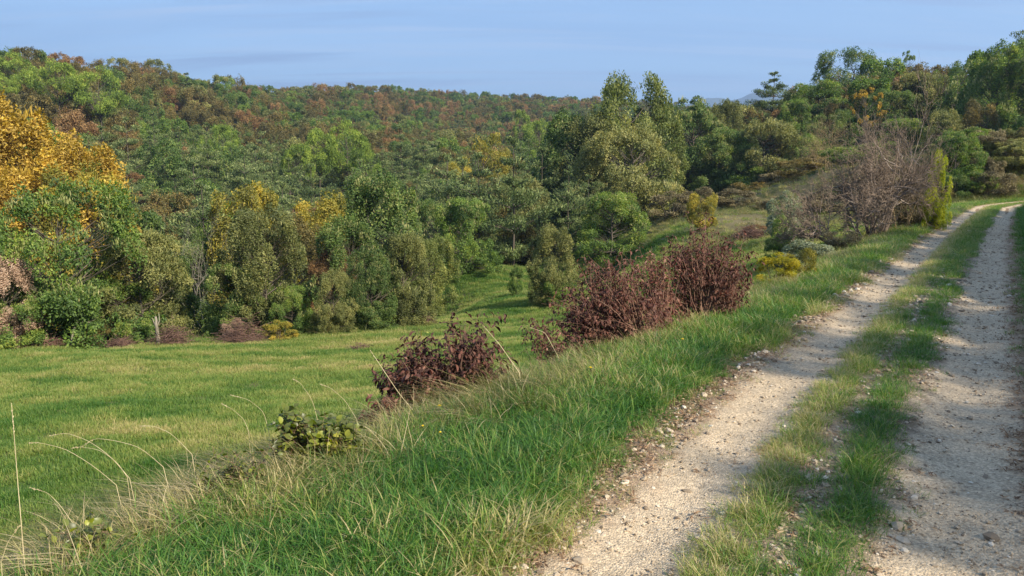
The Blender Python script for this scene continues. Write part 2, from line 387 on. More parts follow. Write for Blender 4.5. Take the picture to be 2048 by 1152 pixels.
# ------------------------------------------------------------------ ground
def build_ground():
    az = np.radians(np.concatenate([np.arange(-180, -50, 3.0), np.arange(-50, 50, 0.4), np.arange(50, 180, 3.0)]))
    rr = np.concatenate([[0.4, 0.8, 1.2], np.geomspace(1.6, 120, 300), np.geomspace(122, 1000, 110), np.geomspace(1030, 14000, 30)])
    A, Rr = np.meshgrid(az, rr); X = np.sin(A) * Rr; Y = np.cos(A) * Rr
    Z = ground_z(X, Y)
    na, nr = len(az), len(rr)
    V = np.stack([X, Y, Z], -1).reshape(-1, 3); V = np.concatenate([V, [[0, 0, gz(0, 0)]]])
    i = np.arange(nr - 1)[:, None] * na; j = np.arange(na)[None, :]; j2 = (j + 1) % na
    Q = np.stack([i + j, i + na + j, i + na + j2, i + j2], -1).reshape(-1, 4)[:, ::-1]
    c = len(V) - 1; T = np.stack([np.full(na, c), np.arange(na), (np.arange(na) + 1) % na], -1)[:, ::-1]
    me = mesh_np('ground', V, [Q, T], smooth=True)
    x, y = V[:, 0], V[:, 1]; s, u = path_su(x, y); r = np.hypot(x, y)
    n1 = fbm(x * 0.7, y * 0.7, 31)[:, None]; n2 = fbm(x * 6, y * 6, 33, 3)[:, None]
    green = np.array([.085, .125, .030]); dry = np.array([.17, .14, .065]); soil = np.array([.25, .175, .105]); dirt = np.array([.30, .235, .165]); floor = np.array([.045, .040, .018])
    C = green + (dry - green) * sstep(.42, .68, n1) * 0.6
    C = C * (0.75 + 0.5 * n2)
    thatch = (sstep(-0.6, 0.1, u - crest_u(s)) * (1 - sstep(1.8, 3.0, u - crest_u(s))))[:, None]
    C = C + (np.array([.15, .12, .06]) - C) * thatch * 0.7
    edge = (1 - sstep(1.02, 1.42, np.abs(u) + (n2[:, 0] - 0.5) * 0.5))[:, None]
    C = C + (soil * (0.7 + 0.6 * n2) - C) * edge
    # brown scrubby field
    px, py, t = project(x, y, V[:, 2])
    scrub = (sstep(0, 7, x - 9) * sstep(38, 50, y) * (1 - sstep(8, 4, u)))[:, None] * (u > 5)[:, None]
    C = C + (np.array([.155, .125, .065]) * (0.7 + 0.6 * n1) - C) * scrub * 0.9 * sstep(.25, .5, n1 + .12)
    bk = (sstep(58, 64, s) * sstep(2.0, 2.6, u) * (1 - sstep(12, 16, u)))[:, None]; C = C + (np.array([.075, .062, .030]) * (0.6 + 0.8 * n2) - C) * bk
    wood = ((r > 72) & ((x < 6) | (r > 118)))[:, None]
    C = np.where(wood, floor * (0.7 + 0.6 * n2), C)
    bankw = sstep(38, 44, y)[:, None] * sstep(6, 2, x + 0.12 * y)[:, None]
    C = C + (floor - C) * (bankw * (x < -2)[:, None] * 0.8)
    a = me.attributes.new('soil', 'FLOAT_COLOR', 'POINT'); a.data.foreach_set('color', np.concatenate([C, np.ones((len(C), 1))], 1).astype(np.float32).ravel())
    m, N, L = new_mat('ground'); out = N.new('ShaderNodeOutputMaterial'); p = N.new('ShaderNodeBsdfPrincipled'); p.inputs['Roughness'].default_value = 0.95; p.inputs['Specular IOR Level'].default_value = 0.1
    at = N.new('ShaderNodeAttribute'); at.attribute_name = 'soil'
    tc = N.new('ShaderNodeTexCoord'); nz = N.new('ShaderNodeTexNoise'); nz.inputs['Scale'].default_value = 14; nz.inputs['Detail'].default_value = 8; L.new(tc.outputs['Object'], nz.inputs[0])
    mr = N.new('ShaderNodeMapRange'); mr.inputs['To Min'].default_value = 0.45; mr.inputs['To Max'].default_value = 1.5; L.new(nz.outputs['Fac'], mr.inputs[0])
    mm = N.new('ShaderNodeMix'); mm.data_type = 'RGBA'; mm.blend_type = 'MULTIPLY'; mm.inputs['Factor'].default_value = 1; L.new(at.outputs['Color'], mm.inputs[6]); L.new(mr.outputs[0], mm.inputs[7])
    b = N.new('ShaderNodeBump'); b.inputs['Strength'].default_value = 0.6; b.inputs['Distance'].default_value = 0.03; L.new(nz.outputs['Fac'], b.inputs['Height'])
    L.new(b.outputs[0], p.inputs['Normal']); L.new(mm.outputs[2], p.inputs['Base Color']); L.new(p.outputs[0], out.inputs[0])
    return tag(obj('ground', me, m), kind='structure')


def build_track():
    s = [-6.0]
    while s[-1] < 99: s.append(s[-1] + max(0.03, abs(s[-1] - 1.5) * 0.011))
    s = np.array(s); u = np.arange(-1.17, 1.171, 0.03)
    S, U = np.meshgrid(s, u, indexing='ij')
    wob = lambda sg, seed: (fbm(S * 1.6, np.full_like(S, seed), seed, 3) - 0.5) * 0.22 * sg
    Ue = U * (1 + (np.abs(U) / 1.17) ** 4 * (fbm(S * 2.3 + 50 * (U > 0), np.zeros_like(S), 41, 4) - 0.5) * 0.35)
    X, Y = su_xy(S, Ue)
    w = sstep(2.0, 8.0, np.hypot(X, Y) * 0.15)
    Z = ground_z(X, Y) + 0.010 + (fbm(X * 9, Y * 9, 43, 3) - 0.5) * 0.022 * (1 - 0.6 * w) + (fbm(X * 30, Y * 30, 44, 2) - 0.5) * 0.012 * (1 - w)
    Z = np.where(np.abs(U) > 1.15, Z - 0.03, Z)
    n, k = S.shape; V = np.stack([X, Y, Z], -1).reshape(-1, 3)
    i = np.arange(n - 1)[:, None] * k; j = np.arange(k - 1)[None, :]
    Q = np.stack([i + j, i + k + j, i + k + j + 1, i + j + 1], -1).reshape(-1, 4)
    me = mesh_np('track', V, [Q], smooth=True)
    Uf = Ue.ravel(); x, y = V[:, 0], V[:, 1]
    n1 = fbm(x * 1.3, y * 1.3, 51)[:, None]; n2 = fbm(x * 8, y * 8, 52, 4)[:, None]; Sf = S.ravel()
    j1 = (n2[:, 0] - 0.5) * 0.30 + (n1[:, 0] - 0.5) * 0.2
    rut = np.maximum(sstep(0.22, 0.38, Uf + j1) * (1 - sstep(0.84, 1.04, Uf + j1)), sstep(0.30, 0.46, -Uf + j1) * (1 - sstep(0.90, 1.06, -Uf + j1)))[:, None]
    pale = np.array([.52, .405, .275]); soil = np.array([.30, .21, .135]); cent = np.array([.27, .205, .14])
    C = np.where(np.abs(Uf)[:, None] < 0.5, cent, soil) * (0.7 + 0.7 * n2)
    C = C + (pale * (0.80 + 0.36 * n2) - C) * rut
    C = C * (0.88 + 0.24 * n1)
    a = me.attributes.new('soil', 'FLOAT_COLOR', 'POINT'); a.data.foreach_set('color', np.concatenate([C, np.ones((len(C), 1))], 1).astype(np.float32).ravel())
    m, N, L = new_mat('limestone_grit'); out = N.new('ShaderNodeOutputMaterial'); p = N.new('ShaderNodeBsdfPrincipled'); p.inputs['Roughness'].default_value = 0.95; p.inputs['Specular IOR Level'].default_value = 0.15
    at = N.new('ShaderNodeAttribute'); at.attribute_name = 'soil'
    tc = N.new('ShaderNodeTexCoord'); nz = N.new('ShaderNodeTexNoise'); nz.inputs['Scale'].default_value = 45; nz.inputs['Detail'].default_value = 6; nz.inputs['Roughness'].default_value = 0.65; L.new(tc.outputs['Object'], nz.inputs[0])
    vo = N.new('ShaderNodeTexVoronoi'); vo.inputs['Scale'].default_value = 90; L.new(tc.outputs['Object'], vo.inputs['Vector'])
    mr = N.new('ShaderNodeMapRange'); mr.inputs['From Min'].default_value = 0.3; mr.inputs['From Max'].default_value = 0.7; mr.inputs['To Min'].default_value = 0.62; mr.inputs['To Max'].default_value = 1.25; L.new(nz.outputs['Fac'], mr.inputs[0])
    sv = N.new('ShaderNodeSeparateColor'); L.new(vo.outputs['Color'], sv.inputs[0])
    mv = N.new('ShaderNodeMapRange'); mv.inputs['To Min'].default_value = 0.72; mv.inputs['To Max'].default_value = 1.2; L.new(sv.outputs[0], mv.inputs[0])
    m1 = N.new('ShaderNodeMath'); m1.operation = 'MULTIPLY'; L.new(mr.outputs[0], m1.inputs[0]); L.new(mv.outputs[0], m1.inputs[1])
    mm = N.new('ShaderNodeMix'); mm.data_type = 'RGBA'; mm.blend_type = 'MULTIPLY'; mm.inputs['Factor'].default_value = 1; L.new(at.outputs['Color'], mm.inputs[6]); L.new(m1.outputs[0], mm.inputs[7])
    hh = N.new('ShaderNodeMath'); hh.operation = 'MULTIPLY_ADD'; L.new(vo.outputs['Distance'], hh.inputs[0]); hh.inputs[1].default_value = -0.8; L.new(nz.outputs['Fac'], hh.inputs[2])
    b = N.new('ShaderNodeBump'); b.inputs['Strength'].default_value = 0.8; b.inputs['Distance'].default_value = 0.009; L.new(hh.outputs[0], b.inputs['Height'])
    L.new(b.outputs[0], p.inputs['Normal']); L.new(mm.outputs[2], p.inputs['Base Color']); L.new(p.outputs[0], out.inputs[0])
    return tag(obj('gravel_track', me, m), kind='structure')


build_ground()
build_track()


def build_mountains():
    x = np.linspace(-1500, 6500, 260); d = np.linspace(0, 1, 14)
    prof = np.interp(x, [-1500, 600, 1000, 1187, 1412, 1560, 1712, 1850, 2160, 2700, 3300, 4200, 6500], [120, 240, 380, 475, 530, 528, 566, 588, 545, 450, 400, 380, 300])
    prof = prof + (fbm(x / 180, x * 0, 61, 4) - 0.5) * 60
    prof = prof + 10
    X, D = np.meshgrid(x, d, indexing='ij')
    H = prof[:, None] * (1 - D ** 1.2) + (fbm(X / 260, D * 7, 63, 4) - 0.5) * 110 * D * (1 - D) * 3
    Y = 5600 - D * 1500
    V = np.stack([X, Y, H - 5], -1).reshape(-1, 3); k = len(d)
    i = np.arange(len(x) - 1)[:, None] * k; j = np.arange(k - 1)[None, :]
    Q = np.stack([i + j, i + j + 1, i + k + j + 1, i + k + j], -1).reshape(-1, 4)
    # back slope
    nb = len(V); B = np.stack([x, np.full_like(x, 7200), np.full_like(x, 0)], -1); V = np.concatenate([V, B])
    ii = np.arange(len(x) - 1); Q2 = np.stack([ii * k, (ii + 1) * k, nb + ii + 1, nb + ii], -1)
    m, N, L = new_mat('wooded_mountain'); out = N.new('ShaderNodeOutputMaterial'); p = N.new('ShaderNodeBsdfPrincipled'); p.inputs['Roughness'].default_value = 1
    tc = N.new('ShaderNodeTexCoord'); nz = N.new('ShaderNodeTexNoise'); nz.inputs['Scale'].default_value = 0.004; nz.inputs['Detail'].default_value = 8; L.new(tc.outputs['Object'], nz.inputs[0])
    r = ramp(N, [(0.35, (.02, .032, .024)), (0.7, (.06, .075, .05))]); L.new(nz.outputs['Fac'], r.inputs[0]); L.new(r.outputs[0], p.inputs['Base Color']); L.new(p.outputs[0], out.inputs[0])
    tag(obj('mountains', mesh_np('mountains', V, [Q, Q2], smooth=True), m), kind='structure')


build_mountains()

# ------------------------------------------------------------------ plant parts
def rhombi(c, a, n, L, W, fold=0.12):
    """leaf faces: centre c, long axis a, normal n"""
    a = unit(a); b = unit(np.cross(n, a)); n = np.cross(a, b); L = np.reshape(L, (-1, 1)); W = np.reshape(W, (-1, 1))
    v = np.stack([c - a * L / 2, c + b * W / 2 + n * W * fold, c + a * L / 2, c - b * W / 2 + n * W * fold], 1)
    k = np.arange(len(c))[:, None] * 4
    return v.reshape(-1, 3), np.concatenate([k, k + 1, k + 2, k + 3], 1)


def tubes(P0, P1, r0, r1, sides=4):
    """tapered prisms between P0 and P1"""
    P0 = np.asarray(P0, float); P1 = np.asarray(P1, float); r0 = np.reshape(r0, (-1, 1)); r1 = np.reshape(r1, (-1, 1))
    d = unit(P1 - P0); h = np.where(np.abs(d[:, 2:3]) > 0.9, np.array([[1., 0, 0]]), np.array([[0, 0, 1.]]))
    a = unit(np.cross(d, h)); b = np.cross(d, a); V = []
    for P, r in ((P0, r0), (P1, r1)):
        for k in range(sides):
            t = 2 * math.pi * k / sides; V.append(P + (a * math.cos(t) + b * math.sin(t)) * r)
    V = np.stack(V, 1); n = len(P0); base = np.arange(n)[:, None] * (2 * sides)
    Fc = [np.concatenate([base + k, base + (k + 1) % sides, base + sides + (k + 1) % sides, base + sides + k], 1) for k in range(sides)]
    return V.reshape(-1, 3), np.concatenate(Fc)


def chain(pts_, r0, r1, sides=6):
    """one continuous tapered tube through points"""
    P = np.asarray(pts_, float); n = len(P); d = unit(np.gradient(P, axis=0)); ref = np.array([0.3, 0.9, 0.1]); V = []
    for k in range(n):
        a = np.cross(d[k], ref); a /= np.linalg.norm(a) + 1e-9; b = np.cross(d[k], a); r = r0 + (r1 - r0) * k / (n - 1)
        for q in range(sides):
            t = 2 * math.pi * q / sides; V.append(P[k] + (a * math.cos(t) + b * math.sin(t)) * r)
    Fc = []
    for k in range(n - 1):
        for q in range(sides):
            Fc.append((k * sides + q, k * sides + (q + 1) % sides, (k + 1) * sides + (q + 1) % sides, (k + 1) * sides + q))
    return np.array(V), np.array(Fc)


def join(parts):
    Vs, Fs, o = [], [], 0
    for V, Fc in parts:
        Vs.append(V); Fs.append(Fc + o); o += len(V)
    return np.concatenate(Vs), Fs


def sph(r, n):
    v = r.normal(size=(n, 3)); return unit(v)


def crown_mesh(name, seed, ratio=0.5, n_leaf=30000, n_lobe=34, leaf=0.020, low=0.06, lobe=(0.16, 0.30), shape='egg', shoots=900, droop=0.0, shoot_len=0.045, aspect=0.5, zs=1.0):
    """crown of unit height; radius = ratio. leaves sit on the shells of many lobes, with gaps between them"""
    r = np.random.default_rng(seed)
    zc = (1 + low) / 2; hz = (1 - low) / 2
    d = sph(r, n_lobe); rad = r.uniform(0.35, 0.80, n_lobe) ** 0.6
    C = d * rad[:, None]
    if shape == 'egg':
        C[:, 2] = np.where(C[:, 2] < 0, -np.abs(C[:, 2]) ** 0.72, C[:, 2] ** 0.9); wz = 1.0 - 0.18 * np.clip(C[:, 2], 0, 1) + 0.10 * np.clip(-C[:, 2], 0, 1)
    elif shape == 'dome': wz = 1.0 + 0 * C[:, 2]
    elif shape == 'bush': C[:, 2] = np.sign(C[:, 2]) * np.abs(C[:, 2]) ** .8; wz = 1.0 - 0.30 * np.clip(C[:, 2], 0, 1)
    else: wz = 1.0 - 0.15 * C[:, 2]
    C[:, 0] *= wz; C[:, 1] *= wz
    lr = r.uniform(*lobe, n_lobe)
    C = C * (1 - lr[:, None] * 0.75)
    lt = r.normal(0, 0.10, n_lobe); C *= (1 + .13 * (fbm(d[:, 0] * 1.7 + seed, d[:, 1] * 1.7 + d[:, 2] * 1.3, seed, 2) - .45) * 2)[:, None]
    if shape == 'egg' and low < .1:
        ns = max(8, n_lobe // 4); a = r.uniform(0, 6.283, ns); q = r.uniform(.35, .82, ns); C[:ns] = np.stack([np.cos(a) * q, np.sin(a) * q, r.uniform(-.92, -.55, ns)], 1)
    if shape == 'egg' and low < .1: C[:, 2] = np.minimum(C[:, 2], np.sort(C[:, 2])[-6] + .04)
    area = lr ** 2; k = r.choice(n_lobe, n_leaf, p=area / area.sum())
    dd = sph(r, n_leaf); out = unit(C[k] + 1e-3)
    flip = (np.sum(dd * out, 1) < -0.25); dd[flip] *= -1
    dd[:, 2] = np.where(r.random(n_leaf) < 0.35, np.abs(dd[:, 2]), dd[:, 2])
    dd = unit(dd)
    rr = lr[k] * (1 + 0.25 * (fbm(dd[:, 0] * 4 + k, dd[:, 1] * 4 + dd[:, 2] * 4, seed, 2) - 0.5) * 2) * np.clip(r.normal(0.96, 0.12, n_leaf), 0.5, 1.25)
    sub = sph(r, n_lobe * 7).reshape(n_lobe, 7, 3); sub[:, :, 2] = sub[:, :, 2] * .8 + .15; sub = unit(sub + 0.35 * out_dir(C)[:, None, :]); j = r.integers(0, 7, n_leaf); sr = r.uniform(.30, .62, (n_lobe, 7))[k, j]
    stint = r.normal(0, .10, (n_lobe, 7))[k, j]; spray = unit(r.normal(0, 1, (n_lobe, 7, 3)) + sub)[k, j]
    P = C[k] + sub[k, j] * (lr[k] * .64)[:, None] + dd * (rr * sr)[:, None]
    fx = 1.0 / max(np.percentile(np.abs(P[:, :2]), 99.3), .3); ztop = np.percentile(P[:, 2], 98.8); fz = 1.0 / max(ztop, .3)
    P = P * [fx, fx, 1]; P[:, 2] = np.where(P[:, 2] > 0, P[:, 2] * fz, P[:, 2]); C = C * [fx, fx, 1]; C[:, 2] = np.where(C[:, 2] > 0, C[:, 2] * fz, C[:, 2])
    sc = np.array([ratio, ratio, hz]); P = P * sc + np.array([0, 0, zc])
    nrm = unit(dd * 0.8 + r.normal(0, 0.55, (n_leaf, 3)) + np.array([0, 0, 0.35]))
    ax = unit(r.normal(0, .62, (n_leaf, 3)) + np.array([0, 0, -droop]) + dd * 0.3 + spray * .8)
    L = leaf * r.uniform(0.6, 1.35, n_leaf)
    V1, F1 = rhombi(P, ax, nrm, L, L * aspect); V1[:, 2] = np.repeat(P[:, 2], 4) + (V1[:, 2] - np.repeat(P[:, 2], 4)) * zs
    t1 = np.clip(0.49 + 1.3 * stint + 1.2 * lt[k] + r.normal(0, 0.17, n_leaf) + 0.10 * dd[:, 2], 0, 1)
    parts = [(V1, F1)]; tint = [t1]; mi = [np.zeros(n_leaf)]
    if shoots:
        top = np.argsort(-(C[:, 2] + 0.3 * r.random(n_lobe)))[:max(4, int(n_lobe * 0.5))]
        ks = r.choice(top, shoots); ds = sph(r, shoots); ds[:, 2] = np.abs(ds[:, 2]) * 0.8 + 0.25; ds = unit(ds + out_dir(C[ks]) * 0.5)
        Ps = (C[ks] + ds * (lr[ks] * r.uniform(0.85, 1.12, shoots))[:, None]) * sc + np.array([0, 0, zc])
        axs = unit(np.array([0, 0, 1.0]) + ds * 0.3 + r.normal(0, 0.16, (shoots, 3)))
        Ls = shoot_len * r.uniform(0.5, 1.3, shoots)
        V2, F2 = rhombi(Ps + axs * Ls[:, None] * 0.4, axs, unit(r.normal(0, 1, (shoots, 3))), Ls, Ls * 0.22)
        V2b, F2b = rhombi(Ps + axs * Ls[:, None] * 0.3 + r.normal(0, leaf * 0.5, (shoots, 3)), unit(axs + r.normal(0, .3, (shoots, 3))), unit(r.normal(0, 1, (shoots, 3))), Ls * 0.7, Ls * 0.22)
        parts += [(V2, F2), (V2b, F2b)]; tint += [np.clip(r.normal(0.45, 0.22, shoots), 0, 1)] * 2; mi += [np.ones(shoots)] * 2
    V, Fs = join(parts)
    return mesh_np(name, V, Fs, {'tint': np.concatenate(tint)}, np.concatenate(mi)), (C * sc + np.array([0, 0, zc])), lr * ratio


def out_dir(C): return unit(C + 1e-3)


def limbs_mesh(name, seed, C, stems=1, r0=0.018, top=0.75):
    """trunk and limbs reaching into the lobes of a crown of unit height"""
    r = np.random.default_rng(seed); parts = []
    for q in range(stems):
        off = r.normal(0, 0.03 * (stems > 1), 3) * np.array([1, 1, 0]); lean = r.normal(0, 0.03 + 0.05 * (stems > 1), 3) * np.array([1, 1, 0])
        zz = np.linspace(-0.03, top, 8); P = off + lean * zz[:, None] * 2 + np.stack([r.normal(0, 0.006, 8), r.normal(0, 0.006, 8), zz], 1)
        parts.append(chain(P, r0, r0 * 0.3, 7))
        for k in range(q, len(C), stems):
            e = C[k]; z0 = max(0.12, min(top * 0.92, e[2] - 0.12 - 0.2 * np.hypot(e[0], e[1]))); b = np.array([np.interp(z0, zz, P[:, 0]), np.interp(z0, zz, P[:, 1]), z0])
            m1 = b * 0.6 + e * 0.4 + np.array([0, 0, -0.02]); parts.append(chain([b, m1, e], r0 * 0.38, r0 * 0.08, 4))
            for _ in range(3):
                e2 = e + r.normal(0, 0.06, 3); parts.append(chain([m1, (m1 + e2) / 2 + r.normal(0, .01, 3), e2], r0 * 0.16, r0 * 0.04, 3))
    V, Fs = join(parts)
    return mesh_np(name, V, Fs, smooth=True)


def pine_mesh(name, seed, ratio=0.32, layers=11, n=7000, L=0.055, low=0.12, flat=0.35):
    """layered pine of unit height: whorls of branches carrying flat pads of needles; slot 0 needles, slot 1 bark"""
    r = np.random.default_rng(seed); segs0, segs1, q0, q1 = [], [], [], []; pads = []
    for k in range(layers):
        f = k / (layers - 1); z = low + (0.97 - low) * f ** 0.9
        rad = ratio * (1 - f ** 1.7 * 0.9) * (0.75 + 0.25 * math.sin(k * 2.1 + seed)) + 0.01
        nb = 6 if f < 0.8 else 4; a0 = r.uniform(0, 6.28)
        for b in range(nb):
            a = a0 + b * 6.283 / nb + r.normal(0, 0.25); ln = rad * r.uniform(0.65, 1.15)
            e = np.array([math.cos(a) * ln, math.sin(a) * ln, z + ln * r.uniform(0.0, 0.35)]); s0 = np.array([0, 0, z - 0.02])
            segs0.append(s0); segs1.append(e); q0.append(0.006); q1.append(0.002)
            for w in (0.55, 0.8, 1.0):
                pads.append((s0 + (e - s0) * w + r.normal(0, 0.012, 3), ln * 0.24 * r.uniform(0.7, 1.3) + 0.018))
    pads.append((np.array([0, 0, 0.97]), 0.03))
    pc = np.array([p[0] for p in pads]); pr = np.array([p[1] for p in pads]); k = r.choice(len(pads), n, p=pr ** 1.6 / (pr ** 1.6).sum())
    dd = sph(r, n) * (r.random((n, 1)) ** 0.4); P = pc[k] + dd * pr[k][:, None] * np.array([1.25, 1.25, flat])
    od = unit(pc[k] * np.array([1, 1, 0]) + 1e-4); ax = unit(od * 0.7 + np.array([0, 0, 0.35]) + r.normal(0, 0.5, (n, 3)))
    ll = L * r.uniform(0.5, 1.2, n); V1, F1 = rhombi(P, ax, unit(r.normal(0, .5, (n, 3)) + np.array([0, 0, 1.])), ll, ll * 0.26)
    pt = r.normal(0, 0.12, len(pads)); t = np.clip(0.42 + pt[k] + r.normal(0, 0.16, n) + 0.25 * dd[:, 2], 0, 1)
    V2, F2 = tubes(segs0, segs1, q0, q1, 3); zz = np.linspace(-0.03, 0.97, 8)
    V3, F3 = chain(np.stack([r.normal(0, .004, 8), r.normal(0, .004, 8), zz], 1), 0.016, 0.003, 6)
    V, Fs = join([(V1, F1), (V2, F2), (V3, F3)])
    mi = np.concatenate([np.zeros(len(F1)), np.ones(len(F2) + len(F3))])
    return mesh_np(name, V, Fs, {'tint': np.concatenate([t, np.zeros(len(F2) + len(F3))])}, mi)


def slots(o, mats):
    for k, m in enumerate(mats):
        if len(o.data.materials) <= k: o.data.materials.append(None)
    for k, m in enumerate(mats): o.material_slots[k].link = 'OBJECT'; o.material_slots[k].material = m


# libraries: shared meshes
CROWN = {}


def lib(kind, n, **kw):
    CROWN[kind] = []
    for k in range(n):
        stems = kw.get('stems', 1); a = {q: v for q, v in kw.items() if q not in ('stems', 'r0', 'top')}
        me, C, lr = crown_mesh('crown', 100 + k * 7 + sum(map(ord, kind)), **a)
        CROWN[kind].append((me, limbs_mesh('trunk', 5 + k, C, stems, kw.get('r0', 0.018), kw.get('top', 0.75))))


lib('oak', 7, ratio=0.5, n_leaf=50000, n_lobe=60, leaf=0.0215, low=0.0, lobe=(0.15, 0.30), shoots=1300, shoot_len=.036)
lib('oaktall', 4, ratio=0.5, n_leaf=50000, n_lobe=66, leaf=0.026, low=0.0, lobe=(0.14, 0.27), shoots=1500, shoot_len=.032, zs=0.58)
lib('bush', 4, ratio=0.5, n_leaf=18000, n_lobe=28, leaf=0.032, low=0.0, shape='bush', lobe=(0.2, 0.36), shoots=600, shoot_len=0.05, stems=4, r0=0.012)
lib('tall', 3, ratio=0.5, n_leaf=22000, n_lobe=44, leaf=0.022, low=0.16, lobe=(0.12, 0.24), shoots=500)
lib('airy', 2, ratio=0.5, n_leaf=6000, n_lobe=26, leaf=0.022, low=0.35, lobe=(0.08, 0.16), shoots=0, r0=0.012)
lib('far', 6, ratio=0.5, n_leaf=7500, n_lobe=24, leaf=0.034, low=0.05, lobe=(0.18, 0.32), shoots=110, shoot_len=0.06)
lib('umbrella', 4, ratio=0.5, n_leaf=12000, n_lobe=24, leaf=0.035, low=0.40, lobe=(0.20, 0.32), shape='dome', shoots=0, aspect=0.22, top=0.85, r0=0.014)
PINES = [pine_mesh('pine', 300 + k, ratio=0.5, layers=[6, 6, 7, 6][k], n=9500, L=0.040, flat=.5) for k in range(4)]
BIGPINES = [pine_mesh('pine', 330 + k, ratio=0.5, layers=9, n=16000, L=0.035, low=0.2) for k in range(2)]

